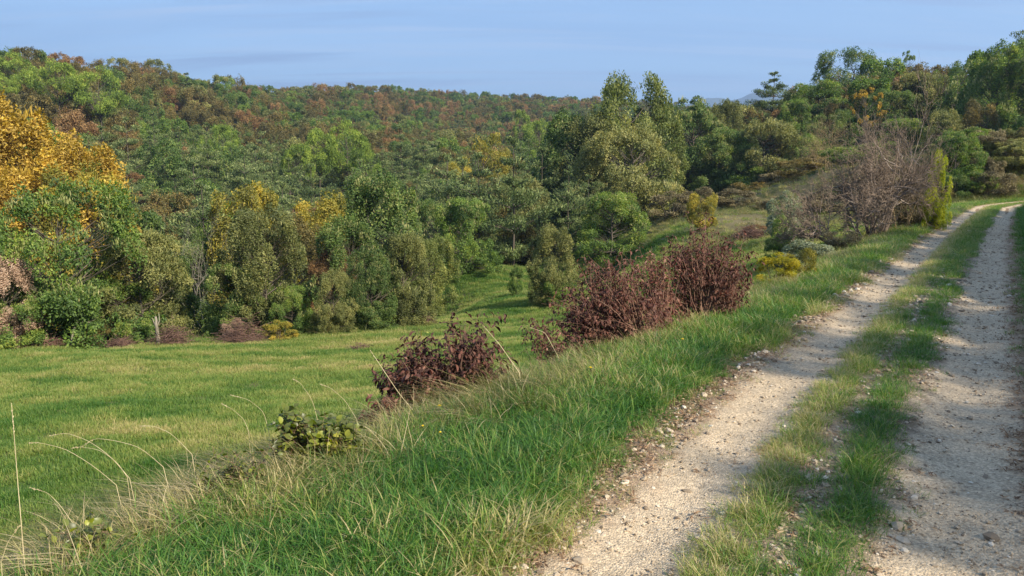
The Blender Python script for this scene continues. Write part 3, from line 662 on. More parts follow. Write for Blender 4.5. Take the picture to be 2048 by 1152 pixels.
# (kind of crown, colour, picture x of the middle, base y or None, top y, width, distance or None, label, category, group)
NEARW = 'trees along the edge of the meadow'
VAL = 'trees scattered round the grassy clearing'
RH = 'trees on the slope behind the track'
TREES = [
    ('oak', 'oak', 8, None, 520, 210, 31, 'dark bushy tree cut by the left end of the meadow edge, behind dry pink leaves', NEARW),
    ('oak', 'oakgreen', 145, 692, 378, 290, None, 'largest dark green bushy tree at the meadow edge, in front of the golden trees', NEARW),
    ('oak', 'olive', 290, 686, 468, 190, None, 'olive green tree with pale shoots right of the largest meadow-edge tree, above a pale stump', NEARW),
    ('oak', 'oakgreen', 230, 690, 560, 170, None, 'low green bushy tree at the foot of the largest meadow-edge tree', NEARW),
    ('oak', 'oak', 398, 668, 480, 150, None, 'dark tree with deep shade below, behind the brush pile at the meadow edge', NEARW),
    ('oak', 'olive', 532, 668, 420, 170, None, 'tall silvery green tree at the meadow edge, topped with upright pale shoots', NEARW),
    ('oak', 'oak', 480, 672, 520, 150, None, 'dark green leafy tree at the left foot of the tall silvery tree', NEARW),
    ('oak', 'oakgreen', 585, 670, 570, 90, None, 'low round green bushy tree at the right foot of the tall silvery tree', NEARW),
    ('oak', 'olive', 668, 664, 540, 92, None, 'small upright grey-green tree standing alone in the gap of the meadow edge', VAL),
    ('oak', 'oak', 745, 658, 500, 110, None, 'dark green columnar tree left of the pale-topped one at the gap', VAL),
    ('oak', 'olive', 812, 650, 468, 135, None, 'grey-green tree with pale plumes on top, left of the sunny clearing', VAL),
    ('oak', 'oak', 775, None, 358, 215, 50, 'big rounded dark oak with pale shoots all over its top, centre of the valley', VAL),
    ('oak', 'oak', 705, None, 440, 120, 46, 'dark oak at the left shoulder of the big rounded oak', VAL),
    ('oak', 'yellowgreen', 858, None, 476, 74, 44, 'narrow yellow-green tree beside the strip of dry grass', VAL),
    ('oak', 'oakgreen', 935, 546, 400, 150, None, 'fresh green rounded tree with pale crest at the top of the clearing', VAL),
    ('oak', 'oak', 875, None, 405, 120, 70, 'dark tree behind the left side of the fresh green rounded tree', VAL),
    ('oak', 'olive', 1012, 528, 455, 70, None, 'small olive bushy tree at the right foot of the fresh green tree', VAL),
    ('oak', 'olive', 1045, None, 355, 130, 84, 'olive tree with pale crest between the golden-leaved tree and the tallest tree', VAL),
    ('oak', 'brownolive', 965, None, 360, 150, 92, 'brownish olive tree just below the golden-leaved tree', VAL),
    ('oak', 'olive', 1108, 606, 455, 110, None, 'grey-green tree with a narrow foot standing right of the sapling', VAL),
    ('oak', 'oak', 1062, 520, 450, 60, None, 'small dark tree behind the sapling at the clearing edge', VAL),
    ('oak', 'oakgreen', 1222, 520, 388, 140, None, 'bright green compact tree with pale tips in front of the tall trees', VAL),
    ('oak', 'yellowgreen', 1248, None, 166, 215, 96, 'tallest yellow-green tree with a loose top against the sky', VAL),
    ('oak', 'yellowgreen', 1305, None, 225, 110, 98, 'yellow-green tree leaning against the right side of the tallest one', VAL),
    ('oak', 'olive', 1185, None, 235, 130, 93, 'lower olive green tree at the left shoulder of the tallest one', VAL),
    ('oak', 'oak', 1150, None, 235, 120, 97, 'tall dark tree forming the left side of the tallest yellow-green tree', VAL),
    ('oak', 'olive', 1262, None, 262, 190, 82, 'wide sunlit olive-brown tree below the tallest yellow-green tree', VAL),
    ('oak', 'olive', 1185, None, 300, 120, 85, 'olive tree in half shade at the left of the wide sunlit olive-brown tree', VAL),
    ('tall', 'oak', 1378, None, 203, 100, 112, 'very dark tree right of the tallest tree, in front of the far mountain', RH),
    ('oak', 'olive', 1436, None, 208, 90, 122, 'grey-topped tree just right of the very dark tree', RH),
    ('oak', 'oak', 1432, None, 262, 130, 110, 'dark green round tree in the row above the shaded bank, beneath the grey-topped tree', RH),
    ('oak', 'olive', 1532, None, 246, 150, 106, 'large olive green tree in the row above the shaded bank', RH),
    ('oak', 'oakgreen', 1480, None, 290, 110, 108, 'green rounded tree between the dark round and large olive trees of the row', RH),
    ('oak', 'oakgreen', 1600, None, 275, 90, 104, 'green tree left of the small bare tree', RH),
    ('oak', 'oakgreen', 1635, None, 168, 130, 132, 'dense mid green tree between the spired pine and the highest dark oak', RH),
    ('oak', 'oakgreen', 1590, None, 205, 90, 126, 'lower green tree beside the spired pine', RH),
    ('oak', 'oak', 1698, None, 108, 150, 145, 'high dark oak with a rounded loose top against the sky', RH),
    ('airy', 'oak', 1808, None, 105, 62, 150, 'thin airy tree showing sky through its branches', RH),
    ('oak', 'oakgreen', 1748, None, 150, 100, 140, 'green tree just right of the high dark oak', RH),
    ('airy', 'gold', 1728, None, 178, 70, 108, 'small orange-yellow tree among the green ones on the slope', RH),
    ('oak', 'oak', 1775, None, 185, 110, 118, 'dark green tree right of the small orange-yellow tree', RH),
    ('oak', 'olive', 1838, None, 150, 130, 122, 'wide olive tree with pale top on the skyline right of the airy tree', RH),
    ('oak', 'oakgreen', 1800, None, 240, 110, 100, 'green tree rising behind the big bare tree', RH),
    ('oak', 'olive', 1880, None, 225, 110, 98, 'olive green tree behind the ivy-clad stem', RH),
    ('tall', 'oak', 1912, None, 128, 90, 118, 'dark tree on the skyline left of the big leafy one near the frame edge', RH),
    ('oak', 'oakgreen', 1992, None, 95, 130, 104, 'big leafy green tree near the right end of the skyline', RH),
    ('oak', 'oakgreen', 2046, None, 120, 90, 100, 'green tree partly cut by the right picture edge under the dark pine', RH),
    ('oak', 'brownolive', 1955, None, 210, 100, 92, 'brownish green tree above the dry bank at the bend', RH),
    ('oak', 'oakgreen', 1905, 374, 270, 110, None, 'bright green bushy tree standing at the bend of the track', RH),
    ('oak', 'oakgreen', 1980, None, 268, 90, 84, 'low green bushy tree on the bank above the bend', RH),
    ('oak', 'oak', 1660, None, 230, 120, 112, 'dark green tree behind the small bare tree', RH),
    ('oak', 'oakgreen', 2110, None, 150, 160, 88, 'green tree standing out of sight beyond the bend', RH),
    ('oak', 'gold', 22, None, 210, 215, 60, 'tallest golden tree, left of the other golden tree', 'golden autumn trees'),
    ('oak', 'gold', 140, None, 298, 185, 57, 'shorter golden tree with some green, right of the tallest golden one', 'golden autumn trees'),
    ('oak', 'gold', 75, None, 262, 150, 62, 'golden tree filling the gap behind the two main golden ones', 'golden autumn trees'),
    ('oak', 'goldolive', 215, None, 352, 130, 55, 'yellow-olive tree at the right end of the golden trees', 'golden autumn trees'),
    ('oak', 'oakgreen', 118, None, 282, 55, 66, 'small bright green treetop peeping between the two golden trees', 'golden autumn trees'),
    ('oak', 'gold', -90, None, 260, 190, 58, 'golden tree beyond the left picture edge', 'golden autumn trees'),
    ('oak', 'goldolive', 512, None, 380, 90, 62, 'rounded yellow-green tree above the tall silvery tree', 'yellowing trees of the valley'),
    ('oak', 'goldolive', 640, None, 402, 110, 58, 'mustard yellow tree left of the big rounded oak', 'yellowing trees of the valley'),
    ('oak', 'brownolive', 590, None, 440, 100, 50, 'brown-green tree right of the tall silvery tree', 'yellowing trees of the valley'),
    ('oak', 'rust', 668, None, 500, 60, 46, 'small rust-orange tree behind the small upright grey-green tree', 'yellowing trees of the valley'),
    ('tall', 'goldolive', 968, None, 276, 120, 122, 'golden-leaved tree standing out on the lower hillside in the centre', 'yellowing trees of the valley'),
    ('oak', 'goldolive', 925, None, 335, 100, 112, 'yellowing tree at the left foot of the golden-leaved hillside tree', 'yellowing trees of the valley'),
    ('oak', 'oak', 330, None, 500, 90, 36, 'dark tree half hidden behind the olive meadow-edge tree', NEARW),
    ('oak', 'olive', 60, None, 600, 130, 31, 'low olive bushy tree under the largest meadow-edge tree at its left', NEARW),
    ('oak', 'oak', -110, None, 430, 240, 31, 'dark tree beyond the left picture edge at the meadow', NEARW),
]
UMB = [(40, 112, 100, 165), (128, 128, 110, 158), (208, 138, 100, 160), (455, 252, 60, 150), (412, 275, 40, 140), (640, 262, 90, 138), (695, 250, 100, 140), (600, 290, 70, 132), (735, 290, 60, 134), (1078, 243, 80, 210), (1120, 240, 40, 240), (1045, 222, 40, 260), (15, 150, 60, 155)]
UMB_L = ['umbrella pine high on the hill at the left picture edge, trunks showing', 'middle umbrella pine of the three high on the left hill', 'right-hand umbrella pine of the three high on the left hill',
         'single bright green pine amid rust oaks on the hillside', 'smaller green pine left of the single bright hillside pine', 'bright pine at the left of the bright green pine clump mid-hill', 'tallest bright yellow-green pine of the clump mid-hill',
         'low bright pine at the left foot of the mid-hill clump', 'pine at the right foot of the mid-hill clump', 'bright green pine near the top of the hill left of the tallest tree', 'small green pine beside the tallest tree, far up the hill', 'small round green pine nearest the distant ridge',
         'lower umbrella pine beneath the left-edge one']
PINE_T = [('spired dark pine on the skyline with horizontal branches, in front of the far mountain', 1541, 145, 110, 135, RH), ('dark pine cut by the right picture edge, highest point of the skyline', 2050, 28, 125, 118, RH), ('dark flat-topped pine low on the skyline between the mountain and the spired pine', 1500, 235, 90, 128, RH)]


def put_tree(k, kind, colr, px, base, top, w, t, label, group, cat='tree', name='tree', rr=None):
    if t is None: t = ray_hit(px, base)
    x, y, z = spot(px, t); h = max(0.6, top_z(top, t) - z); wd = w * t / F_PX; h = max(h, (.38 if kind == 'bush' else .7) * wd)
    if kind in ('oak', 'tall') and colr != 'yellowvine': wd = max(wd, h / (1.35 if base is None else 1.5))
    if kind == 'oak' and h > 1.3 * wd: kind = 'oaktall'
    me, tr = CROWN[kind][k % len(CROWN[kind])]
    sx = wd
    e = empty(name, (x, y, z - 0.05), (k * 2.4) % 6.28, (sx, sx * 0.95, h * 1.0)); tag(e, label, cat, group)
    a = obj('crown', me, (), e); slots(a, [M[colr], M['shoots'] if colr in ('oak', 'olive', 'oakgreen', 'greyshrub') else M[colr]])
    b = obj('trunk', tr, (), e); slots(b, [M['bark']])
    return e


for k, T in enumerate(TREES):
    put_tree(k, T[0], T[1], T[2], T[3], T[4], T[5], T[6], T[7], T[8])
for k, (px, top, w, t) in enumerate(UMB):
    put_tree(k, 'umbrella', 'brightpine', px, None, top, w, t, UMB_L[k], 'bright green pines on the hill', cat='pine tree', name='pine_tree')
for k, (lb, px, top, w, t, g) in enumerate(PINE_T):
    x, y, z = spot(px, t); h = top_z(top, t) - z; wd = w * t / F_PX
    o = obj('pine_tree', BIGPINES[k % 2], (), None, (x, y, z), (0, 0, k * 1.3), (wd * 1.1, wd * 1.1, h)); slots(o, [M['pine'], M['bark']])
    tag(o, lb, 'pine tree', g)


# ------------------------------------------------------------------ the wooded hillside
def scatter_pts(dmin, dmax, amin, amax, spacing_fn, seed):
    r = np.random.default_rng(seed); out = []; d = dmin
    while d < dmax:
        sp = spacing_fn(d); na = int((amax - amin) * d / sp)
        a = amin + (np.arange(na) + r.uniform(0, 1) + r.normal(0, 0.28, na)) * (amax - amin) / max(na, 1)
        dd = d + r.normal(0, 0.5 * sp, na)
        out.append(np.stack([np.sin(a) * dd, np.cos(a) * dd], 1)); d += sp * 0.86
    return np.concatenate(out)


HILL = scatter_pts(74, 270, R(-38), R(8.5), lambda d: 5.0 + d * 0.005, 3)
hz_ = ground_z(HILL[:, 0], HILL[:, 1]); hp = project(HILL[:, 0], HILL[:, 1], hz_ + 5)
rr_ = np.random.default_rng(5)
el = hp[1] + (fbm(HILL[:, 0] * .04, HILL[:, 1] * .04, 71) - .5) * 190; patch = fbm(HILL[:, 0] * .05 + 9, HILL[:, 1] * .05, 72)
kinds = np.where((el > 305) & (rr_.random(len(el)) < 0.78), 0, np.where(patch + rr_.normal(0, .10, len(el)) > 0.50, 1, 2))
order = np.argsort(np.hypot(HILL[:, 0], HILL[:, 1])); counts = {0: 0, 1: 0, 2: 0}; rest = []
UMB_XY = [spot(px, t)[:2] for (px, top, w, t) in UMB]
HILL_L = {0: ['blue-green layered pine low on the wooded hillside', 'blue-green layered pine halfway up the wooded hillside', 'blue-green pine high on the wooded hillside'],
          1: ['rust-brown oak low on the wooded hillside', 'rust-brown oak halfway up the wooded hillside', 'rust-brown oak high on the wooded hillside'],
          2: ['dark green oak low on the wooded hillside', 'dark green oak halfway up the wooded hillside', 'dark green oak high on the wooded hillside']}
HILL_G = ['pines of the wooded hillside', 'rust-brown oaks of the wooded hillside', 'green oaks of the wooded hillside']
for q in order:
    x, y = HILL[q]; kd = int(kinds[q]); px, py, t = hp[0][q], hp[1][q], hp[2][q]
    if any((x - a) ** 2 + (y - b) ** 2 < 16 for a, b in UMB_XY): continue
    if counts[kd] >= 290: rest.append(q); continue
    counts[kd] += 1; s = float(rr_.choice([.72, .9, 1.0, 1.12, 1.45])) * float(rr_.uniform(.9, 1.1)); band = 0 if py > 330 else (1 if py > 240 else 2)
    if kd == 0:
        w_, h_ = 5.8 * s, 8.2 * s; o = obj('pine_tree', PINES[q % 4], (), None, (x, y, hz_[q] - 0.3), (0, 0, rr_.uniform(0, 6.28)), (w_, w_, h_)); slots(o, [M['pine'], M['bark']]); cat = 'pine tree'
    else:
        colr = ['rust', 'brownolive'][int(rr_.random() < 0.68)] if kd == 1 else ['oak', 'olive', 'oakgreen', 'oak', 'brownolive'][int(rr_.integers(5))]
        w_, h_ = 6.8 * s, 6.8 * s; o = obj('oak_tree', CROWN['far'][q % 6][0], (), None, (x, y, hz_[q] - 0.3), (0, 0, rr_.uniform(0, 6.28)), (w_, w_, h_))
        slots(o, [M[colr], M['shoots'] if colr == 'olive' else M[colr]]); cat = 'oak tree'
    c_ = int(np.searchsorted([150, 300, 450, 600, 760, 930], px))
    where = ['above the golden trees', 'behind the largest meadow-edge tree', 'above the pale dead treetops', 'above the tall silvery tree', 'around the bright pine clump', 'above the big rounded oak', 'left of the tallest tree'][c_]
    sz_w = 'large ' if s > 1.3 else ('small ' if s < .8 else '')
    kind_ = sz_w + {'pine': 'blue-green layered pine', 'rust': 'rust-brown oak', 'brownolive': 'brownish green oak', 'oak': 'dark green oak', 'olive': 'olive oak with pale crest', 'oakgreen': 'fresh green oak'}['pine' if kd == 0 else colr]
    o.name = {'pine': 'pine_tree', 'rust': 'russet_oak', 'brownolive': 'browning_oak', 'oak': 'green_oak', 'olive': 'pale_oak', 'oakgreen': 'green_oak'}['pine' if kd == 0 else colr]
    lb_ = kind_ + [' low', ' halfway up', ' high'][band] + ' on the hill ' + where
    tag(o, lb_, cat, kind_ + 's ' + ['low', 'halfway up', 'high'][band] + ' on the hill ' + where)


def gn_scatter(name, P, rot, scl, idx, itint, protos, label=None, cat=None):
    """protos: list of (mesh, [materials]); instances on a cloud of points"""
    n = len(P); me = bpy.data.meshes.new(name); me.vertices.add(n); me.vertices.foreach_set('co', np.asarray(P, np.float32).ravel())
    def att(nm, ty, arr, key='value'):
        a = me.attributes.new(nm, ty, 'POINT'); a.data.foreach_set(key, arr)
    att('rot', 'FLOAT_VECTOR', np.asarray(rot, np.float32).ravel(), 'vector')
    scl = np.asarray(scl, np.float32); scl = np.repeat(scl[:, None], 3, 1) if scl.ndim == 1 else scl
    att('scl', 'FLOAT_VECTOR', scl.ravel(), 'vector'); att('idx', 'INT', np.asarray(idx, np.int32)); att('itint', 'FLOAT', np.asarray(itint, np.float32))
    col = bpy.data.collections.new(name + '_pieces')
    for k, (pm, mats) in enumerate(protos):
        o = bpy.data.objects.new('%s_piece_%02d' % (name, k), pm); col.objects.link(o)
        slots(o, mats)
    o = bpy.data.objects.new(name, me); COL.objects.link(o); tag(o, label, cat, None, 'stuff')
    ng = bpy.data.node_groups.new(name, 'GeometryNodeTree'); ng.interface.new_socket('Geometry', in_out='INPUT', socket_type='NodeSocketGeometry'); ng.interface.new_socket('Geometry', in_out='OUTPUT', socket_type='NodeSocketGeometry')
    N = ng.nodes; L = ng.links; gi = N.new('NodeGroupInput'); go = N.new('NodeGroupOutput'); ip = N.new('GeometryNodeInstanceOnPoints'); ci = N.new('GeometryNodeCollectionInfo')
    ci.inputs['Collection'].default_value = col; ci.inputs['Separate Children'].default_value = True; ci.inputs['Reset Children'].default_value = True
    def na(nm, ty):
        q = N.new('GeometryNodeInputNamedAttribute'); q.data_type = ty; q.inputs['Name'].default_value = nm; return q.outputs['Attribute']
    L.new(gi.outputs[0], ip.inputs['Points']); L.new(ci.outputs[0], ip.inputs['Instance']); ip.inputs['Pick Instance'].default_value = True
    L.new(na('idx', 'INT'), ip.inputs['Instance Index']); L.new(na('rot', 'FLOAT_VECTOR'), ip.inputs['Rotation']); L.new(na('scl', 'FLOAT_VECTOR'), ip.inputs['Scale'])
    L.new(ip.outputs[0], go.inputs[0])
    md = o.modifiers.new('scatter', 'NODES'); md.node_group = ng
    return o


# the rest of the wood, further than one could count
fr = np.random.default_rng(9)
FARP = scatter_pts(265, 1150, R(-38), R(36), lambda d: 5.4 + d * 0.006, 8)
FARP = np.concatenate([FARP, HILL[rest]])
SIDE = scatter_pts(112, 265, R(8.5), R(36), lambda d: 5.2, 12); SIDE = SIDE[~((np.degrees(np.arctan2(SIDE[:, 0], SIDE[:, 1])) > 12) & (np.hypot(SIDE[:, 0], SIDE[:, 1]) < 135))]
FARP = np.concatenate([FARP, SIDE])
fz = ground_z(FARP[:, 0], FARP[:, 1]); n = len(FARP)
pt = fbm(FARP[:, 0] * .02, FARP[:, 1] * .02, 77)
# kinds: 0-3 green, 4-6 rust/brown, 7-8 pine
u_ = fr.random(n); kk = np.where(u_ < 0.26 + 0.9 * (pt - .5), 4 + fr.integers(0, 3, n), np.where(u_ > 0.84, 7 + fr.integers(0, 2, n), fr.integers(0, 4, n)))
fs = np.clip(fr.lognormal(0, .25, n), .6, 1.7)
fscl = np.stack([7.4 * fs, 7.4 * fs, 6.4 * fs], 1)
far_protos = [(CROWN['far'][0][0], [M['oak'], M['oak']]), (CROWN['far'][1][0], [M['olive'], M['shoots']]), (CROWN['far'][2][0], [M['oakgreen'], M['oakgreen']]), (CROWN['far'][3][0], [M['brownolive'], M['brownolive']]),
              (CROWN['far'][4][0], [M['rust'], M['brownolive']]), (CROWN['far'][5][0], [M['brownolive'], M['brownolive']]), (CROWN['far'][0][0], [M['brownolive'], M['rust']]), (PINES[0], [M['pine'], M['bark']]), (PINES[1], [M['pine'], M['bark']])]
gn_scatter('distant_woodland', np.stack([FARP[:, 0], FARP[:, 1], fz - 0.3], 1), np.stack([np.zeros(n), np.zeros(n), fr.uniform(0, 6.28, n)], 1), fscl, kk, np.zeros(n), far_protos, 'mixed autumn woodland covering the far hills in green and rust', 'woodland')


# ------------------------------------------------------------------ grass, straw, litter and stones
def tuft_mesh(name, seed, n, h, w, rad, lean, segs=3, curl=0.6, flat=0.0, tspread=0.12, flow=0.0):
    r = np.random.default_rng(seed); V = []; Q = []; T3 = []; tq = []; tt = []; o = 0
    for k in range(n):
        a = r.uniform(0, 6.283); p = np.array([math.cos(a), math.sin(a), 0]) * rad * math.sqrt(r.random()); d = r.uniform(0, 6.283); dv = np.array([math.cos(d), math.sin(d), 0])
        dv = dv * 0.7 + p / max(rad, 1e-6) * 0.6; dv = dv * (1 - flow) + np.array([1.6, 0, 0]) * flow; dv /= np.linalg.norm(dv) + 1e-6; hh = h * r.uniform(0.5, 1.25); ln = lean * r.uniform(0.2, 1.4); side = np.array([-dv[1], dv[0], 0]) * w * r.uniform(0.6, 1.2) / 2
        tw = r.uniform(-0.8, 0.8); side = side * math.cos(tw) + dv * math.sin(tw) * w * 0.5; tn = float(np.clip(0.22 + r.normal(0, tspread), 0, 0.9))
        for s_ in range(segs):
            f = s_ / segs; q = p + dv * hh * ln * f ** 1.7 + np.array([0, 0, hh * (f - curl * ln * 0.35 * f * f) * (1 - flat) - 0.012 * (s_ == 0)]); V += [q - side * (1 - f * 0.55), q + side * (1 - f * 0.55)]
        f = 1.0; V.append(p + dv * hh * ln + np.array([0, 0, hh * (1 - curl * ln * 0.35) * (1 - flat)]))
        for s_ in range(segs - 1): b = o + s_ * 2; Q.append((b, b + 1, b + 3, b + 2)); tq.append(tn)
        b = o + (segs - 1) * 2; T3.append((b, b + 1, b + 2)); tt.append(min(tn + 0.08, 1)); o += segs * 2 + 1
    return mesh_np(name, np.array(V), [np.array(Q), np.array(T3)], {'tint': np.array(tq + tt)})


def in_view(x, y, z, m=260):
    px, py, t = project(x, y, z); return (t > 0.4) & (px > -m) & (px < 2048 + m) & (py < 1152 + m * 1.6)


def strip_pts(s0, s1, u0, u1, dens, ref, power, seed):
    """points on a strip along the track; density falls with distance from the camera"""
    r = np.random.default_rng(seed); out = []; s = s0
    while s < s1:
        ds = 0.25 if s < 12 else 1.0; d = max(math.hypot(*su_xy(s, (u0 + u1) / 2)), 2.5); k = int(dens * min(1, (ref / d) ** power) * ds * (u1 - u0) + r.random())
        out.append(np.stack([s + r.random(k) * ds, r.uniform(u0, u1, k)], 1)); s += ds
    return np.concatenate(out), r


GR = [tuft_mesh('blades', 900 + k, 28, 0.125, 0.0055, 0.085, 1.15, curl=.9, tspread=.2) for k in range(4)] + [tuft_mesh('blades', 910 + k, 24, 0.080, 0.0050, 0.075, 1.2, curl=.9, tspread=.2) for k in range(3)]
ME = [tuft_mesh('blades', 930 + k, 44, 0.085, 0.0105, 0.17, 0.7, segs=2) for k in range(5)]
ST = [tuft_mesh('blades', 950 + k, 40, 0.34, 0.0050, 0.10, 1.5, segs=4, curl=1.25) for k in range(4)] + [tuft_mesh('blades', 960 + k, 36, 0.22, 0.006, 0.11, 1.5, segs=3, curl=1.4) for k in range(2)]

SL = [tuft_mesh('blades', 980 + k, 30, 0.27, 0.0068, 0.12, 1.5, segs=4, curl=1.0, tspread=.26, flow=.55) for k in range(5)]
# long green grass of the left verge
p, r = strip_pts(-1.5, 64, 0.92, 3.7, 430, 5.2, 1.1, 21)
s, u = p[:, 0], p[:, 1]; x, y = su_xy(s, u); cu = crest_u(s); dist = np.hypot(x, y)
n1 = fbm(x * 1.4, y * 1.4, 81); n2 = fbm(x * 5, y * 5, 82, 3); edge = sstep(0.90, 1.50, u + (n1 - .5) * 0.7)
keep = (u < cu + 0.05 + r.uniform(-.5, .4, len(u))) & (r.random(len(x)) < 0.26 + 0.74 * edge) & ((n2 > 0.30) | (edge > 0.5)); keep &= in_view(x, y, 0 * x)
x, y, u, cu, n1, n2, edge, dist = [q[keep] for q in (x, y, u, cu, n1, n2, edge, dist)]; n = len(x); z = ground_z(x, y)
dryc = sstep(-0.75, 0.2, u - cu)
scl = (0.50 + 0.75 * edge) * (0.75 + 0.6 * n1) * r.uniform(0.75, 1.2, n) * np.clip(0.9 + dist / 60, 1, 1.5)
it = 0.04 + (n1 - 0.5) * 0.8 + .35 * (r.random(n) < .12) + 0.42 * (1 - edge) + 0.36 * dryc * (n2 + .2) + 0.25 * (sstep(.55, .75, n2)) + r.normal(0, 0.09, n)
idx = np.where(edge * r.random(n) > 0.25, r.integers(0, 4, n), r.integers(4, 7, n))
gn_scatter('verge_grass', np.stack([x, y, z], 1), np.stack([r.normal(0, .12, n), r.normal(0, .12, n), r.uniform(0, 6.28, n)], 1), scl, idx, it, [(m_, [M['grass']]) for m_ in GR], 'long green grass of the verge left of the gravel track', 'grass')

# the grass ribbon between the ruts and the tufts on its flanks
p, r = strip_pts(-1.5, 64, -0.50, 0.52, 520, 5.0, 1.0, 22)
s, u = p[:, 0], p[:, 1]; x, y = su_xy(s, u); n1 = fbm(x * 1.7, y * 1.7, 83); n2 = fbm(x * 4.5, y * 4.5, 84, 3)
uu = u + (n1 - .5) * 0.25
rib = np.maximum(np.exp(-((uu - 0.25) / 0.17) ** 2), np.exp(-((uu + 0.17) / 0.16) ** 2)); rib = np.maximum(rib, sstep(11, 18, s) * np.exp(-(uu / 0.33) ** 4))
keep = (r.random(len(x)) < rib * 1.3) & (n2 > 0.27) & in_view(x, y, 0 * x)
x, y, u, n1, n2, rib, s = [q[keep] for q in (x, y, u, n1, n2, rib, s)]; n = len(x); z = ground_z(x, y)
scl = (0.42 + 0.50 * rib) * (0.55 + 0.75 * n1) * r.uniform(0.7, 1.25, n) * np.clip(0.85 + np.hypot(x, y) / 45, 1, 1.6)
it = 0.12 + 0.34 * sstep(0.0, 0.3, u) * (0.5 + n2) + 0.12 * sstep(10, 20, s) + r.normal(0, 0.10, n)
gn_scatter('centre_strip_grass', np.stack([x, y, z], 1), np.stack([r.normal(0, .1, n), r.normal(0, .1, n), r.uniform(0, 6.28, n)], 1), scl, r.integers(0, 7, n), it, [(m_, [M['grass']]) for m_ in GR], 'tufty grass ribbon growing between the two wheel ruts', 'grass')

# right bank
p, r = strip_pts(-1.5, 100, -4.6, -1.0, 240, 6, 1.0, 23)
s, u = p[:, 0], p[:, 1]; x, y = su_xy(s, u); n1 = fbm(x * 1.4, y * 1.4, 85); edge = sstep(1.0, 1.7, -u + (n1 - .5) * .5)
keep = (r.random(len(x)) < 0.12 + 0.88 * edge) & in_view(x, y, 0 * x, 400); x, y, n1, edge = [q[keep] for q in (x, y, n1, edge)]; n = len(x); z = ground_z(x, y)
gn_scatter('bank_grass', np.stack([x, y, z], 1), np.stack([r.normal(0, .1, n), r.normal(0, .1, n), r.uniform(0, 6.28, n)], 1), (0.5 + 0.8 * edge) * r.uniform(0.7, 1.3, n) * np.clip(0.9 + np.hypot(x, y) / 50, 1, 1.8), r.integers(0, 7, n), -0.05 + 0.2 * (1 - edge) + (n1 - .5) * .4 + r.normal(0, .08, n), [(m_, [M['grass']]) for m_ in GR], 'shaded green grass on the bank right of the track', 'grass')

# meadow
r = np.random.default_rng(24)
def polar_pts(d0, d1, a0, a1, dens, ref, power):
    out = []; d = d0
    while d < d1:
        dd = max(0.4, d * 0.03); k = int(dens * min(1, (ref / d) ** power) * dd * d * (a1 - a0)); a = r.uniform(a0, a1, k); q = d + r.random(k) * dd; out.append(np.stack([np.sin(a) * q, np.cos(a) * q], 1)); d += dd
    return np.concatenate(out)
p = polar_pts(3.5, 80, R(-37), R(28), 85, 10, 1.0); x, y = p[:, 0], p[:, 1]; s, u = path_su(x, y)
n1 = fbm(x * 0.35, y * 0.9, 86); n2 = fbm(x * 1.8, y * 1.8, 87, 3)
keep = (u > crest_u(s) + 0.25) & ~((y > 42) & (x < -6)); x, y, n1, n2, u, s = [q[keep] for q in (x, y, n1, n2, u, s)]
scrub = sstep(9, 15, x) * sstep(38, 50, y)
keep = r.random(len(x)) < 1 - 0.94 * scrub; x, y, n1, n2, scrub, u, s = [q[keep] for q in (x, y, n1, n2, scrub, u, s)]
n = len(x); z = ground_z(x, y); d = np.hypot(x, y)
it = 0.19 + (n1 - 0.5) * 1.25 + (n2 - .5) * 0.7 + r.normal(0, 0.08, n) + 0.35 * scrub + 0.3 * (1 - sstep(0.3, 1.8, u - crest_u(s))) - 0.10 * sstep(32, 46, d)
gn_scatter('meadow_grass', np.stack([x, y, z - 0.005], 1), np.stack([r.normal(0, .08, n), r.normal(0, .08, n), r.uniform(0, 6.28, n)], 1), (0.75 + 0.5 * n2) * np.clip(0.6 + d / 38, 0.75, 2.2), r.integers(0, 5, n), it, [(m_, [M['meadow']]) for m_ in ME], 'short mown meadow grass, yellow-green in streaks', 'grass')

# dry thatch along the crest
p, r = strip_pts(-1.0, 30, 1.4, 5.2, 120, 6, 0.8, 25)
s, u = p[:, 0], p[:, 1]; x, y = su_xy(s, u); q = u - crest_u(s); n1 = fbm(x * 1.1, y * 1.1, 88); n2 = fbm(x * 3, y * 3, 89, 3)
keep = (r.random(len(x)) < np.exp(-((q - 0.30 + (n1 - .5) * 1.2) / 0.60) ** 2) * 1.2) & in_view(x, y, 0 * x); x, y, n1, n2, q = [k_[keep] for k_ in (x, y, n1, n2, q)]; n = len(x); z = ground_z(x, y)
sfar = 1 - .35 * sstep(5, 9, path_su(x, y)[0]); it = 0.16 + (n2 - .5) * 1.1 + r.normal(0, .22, n)
gn_scatter('dry_grass', np.stack([x, y, z], 1), np.stack([r.normal(0, .15, n), r.normal(-.12, .15, n), math.pi + .25 + r.normal(0, .38, n)], 1), (0.50 + 0.6 * n1) * r.uniform(.6, 1.2, n) * sfar, r.integers(0, 9, n), it, [(m_, [M['straw']]) for m_ in SL + ST[:4]], 'matted straw-coloured grass along the edge of the bank', 'grass')
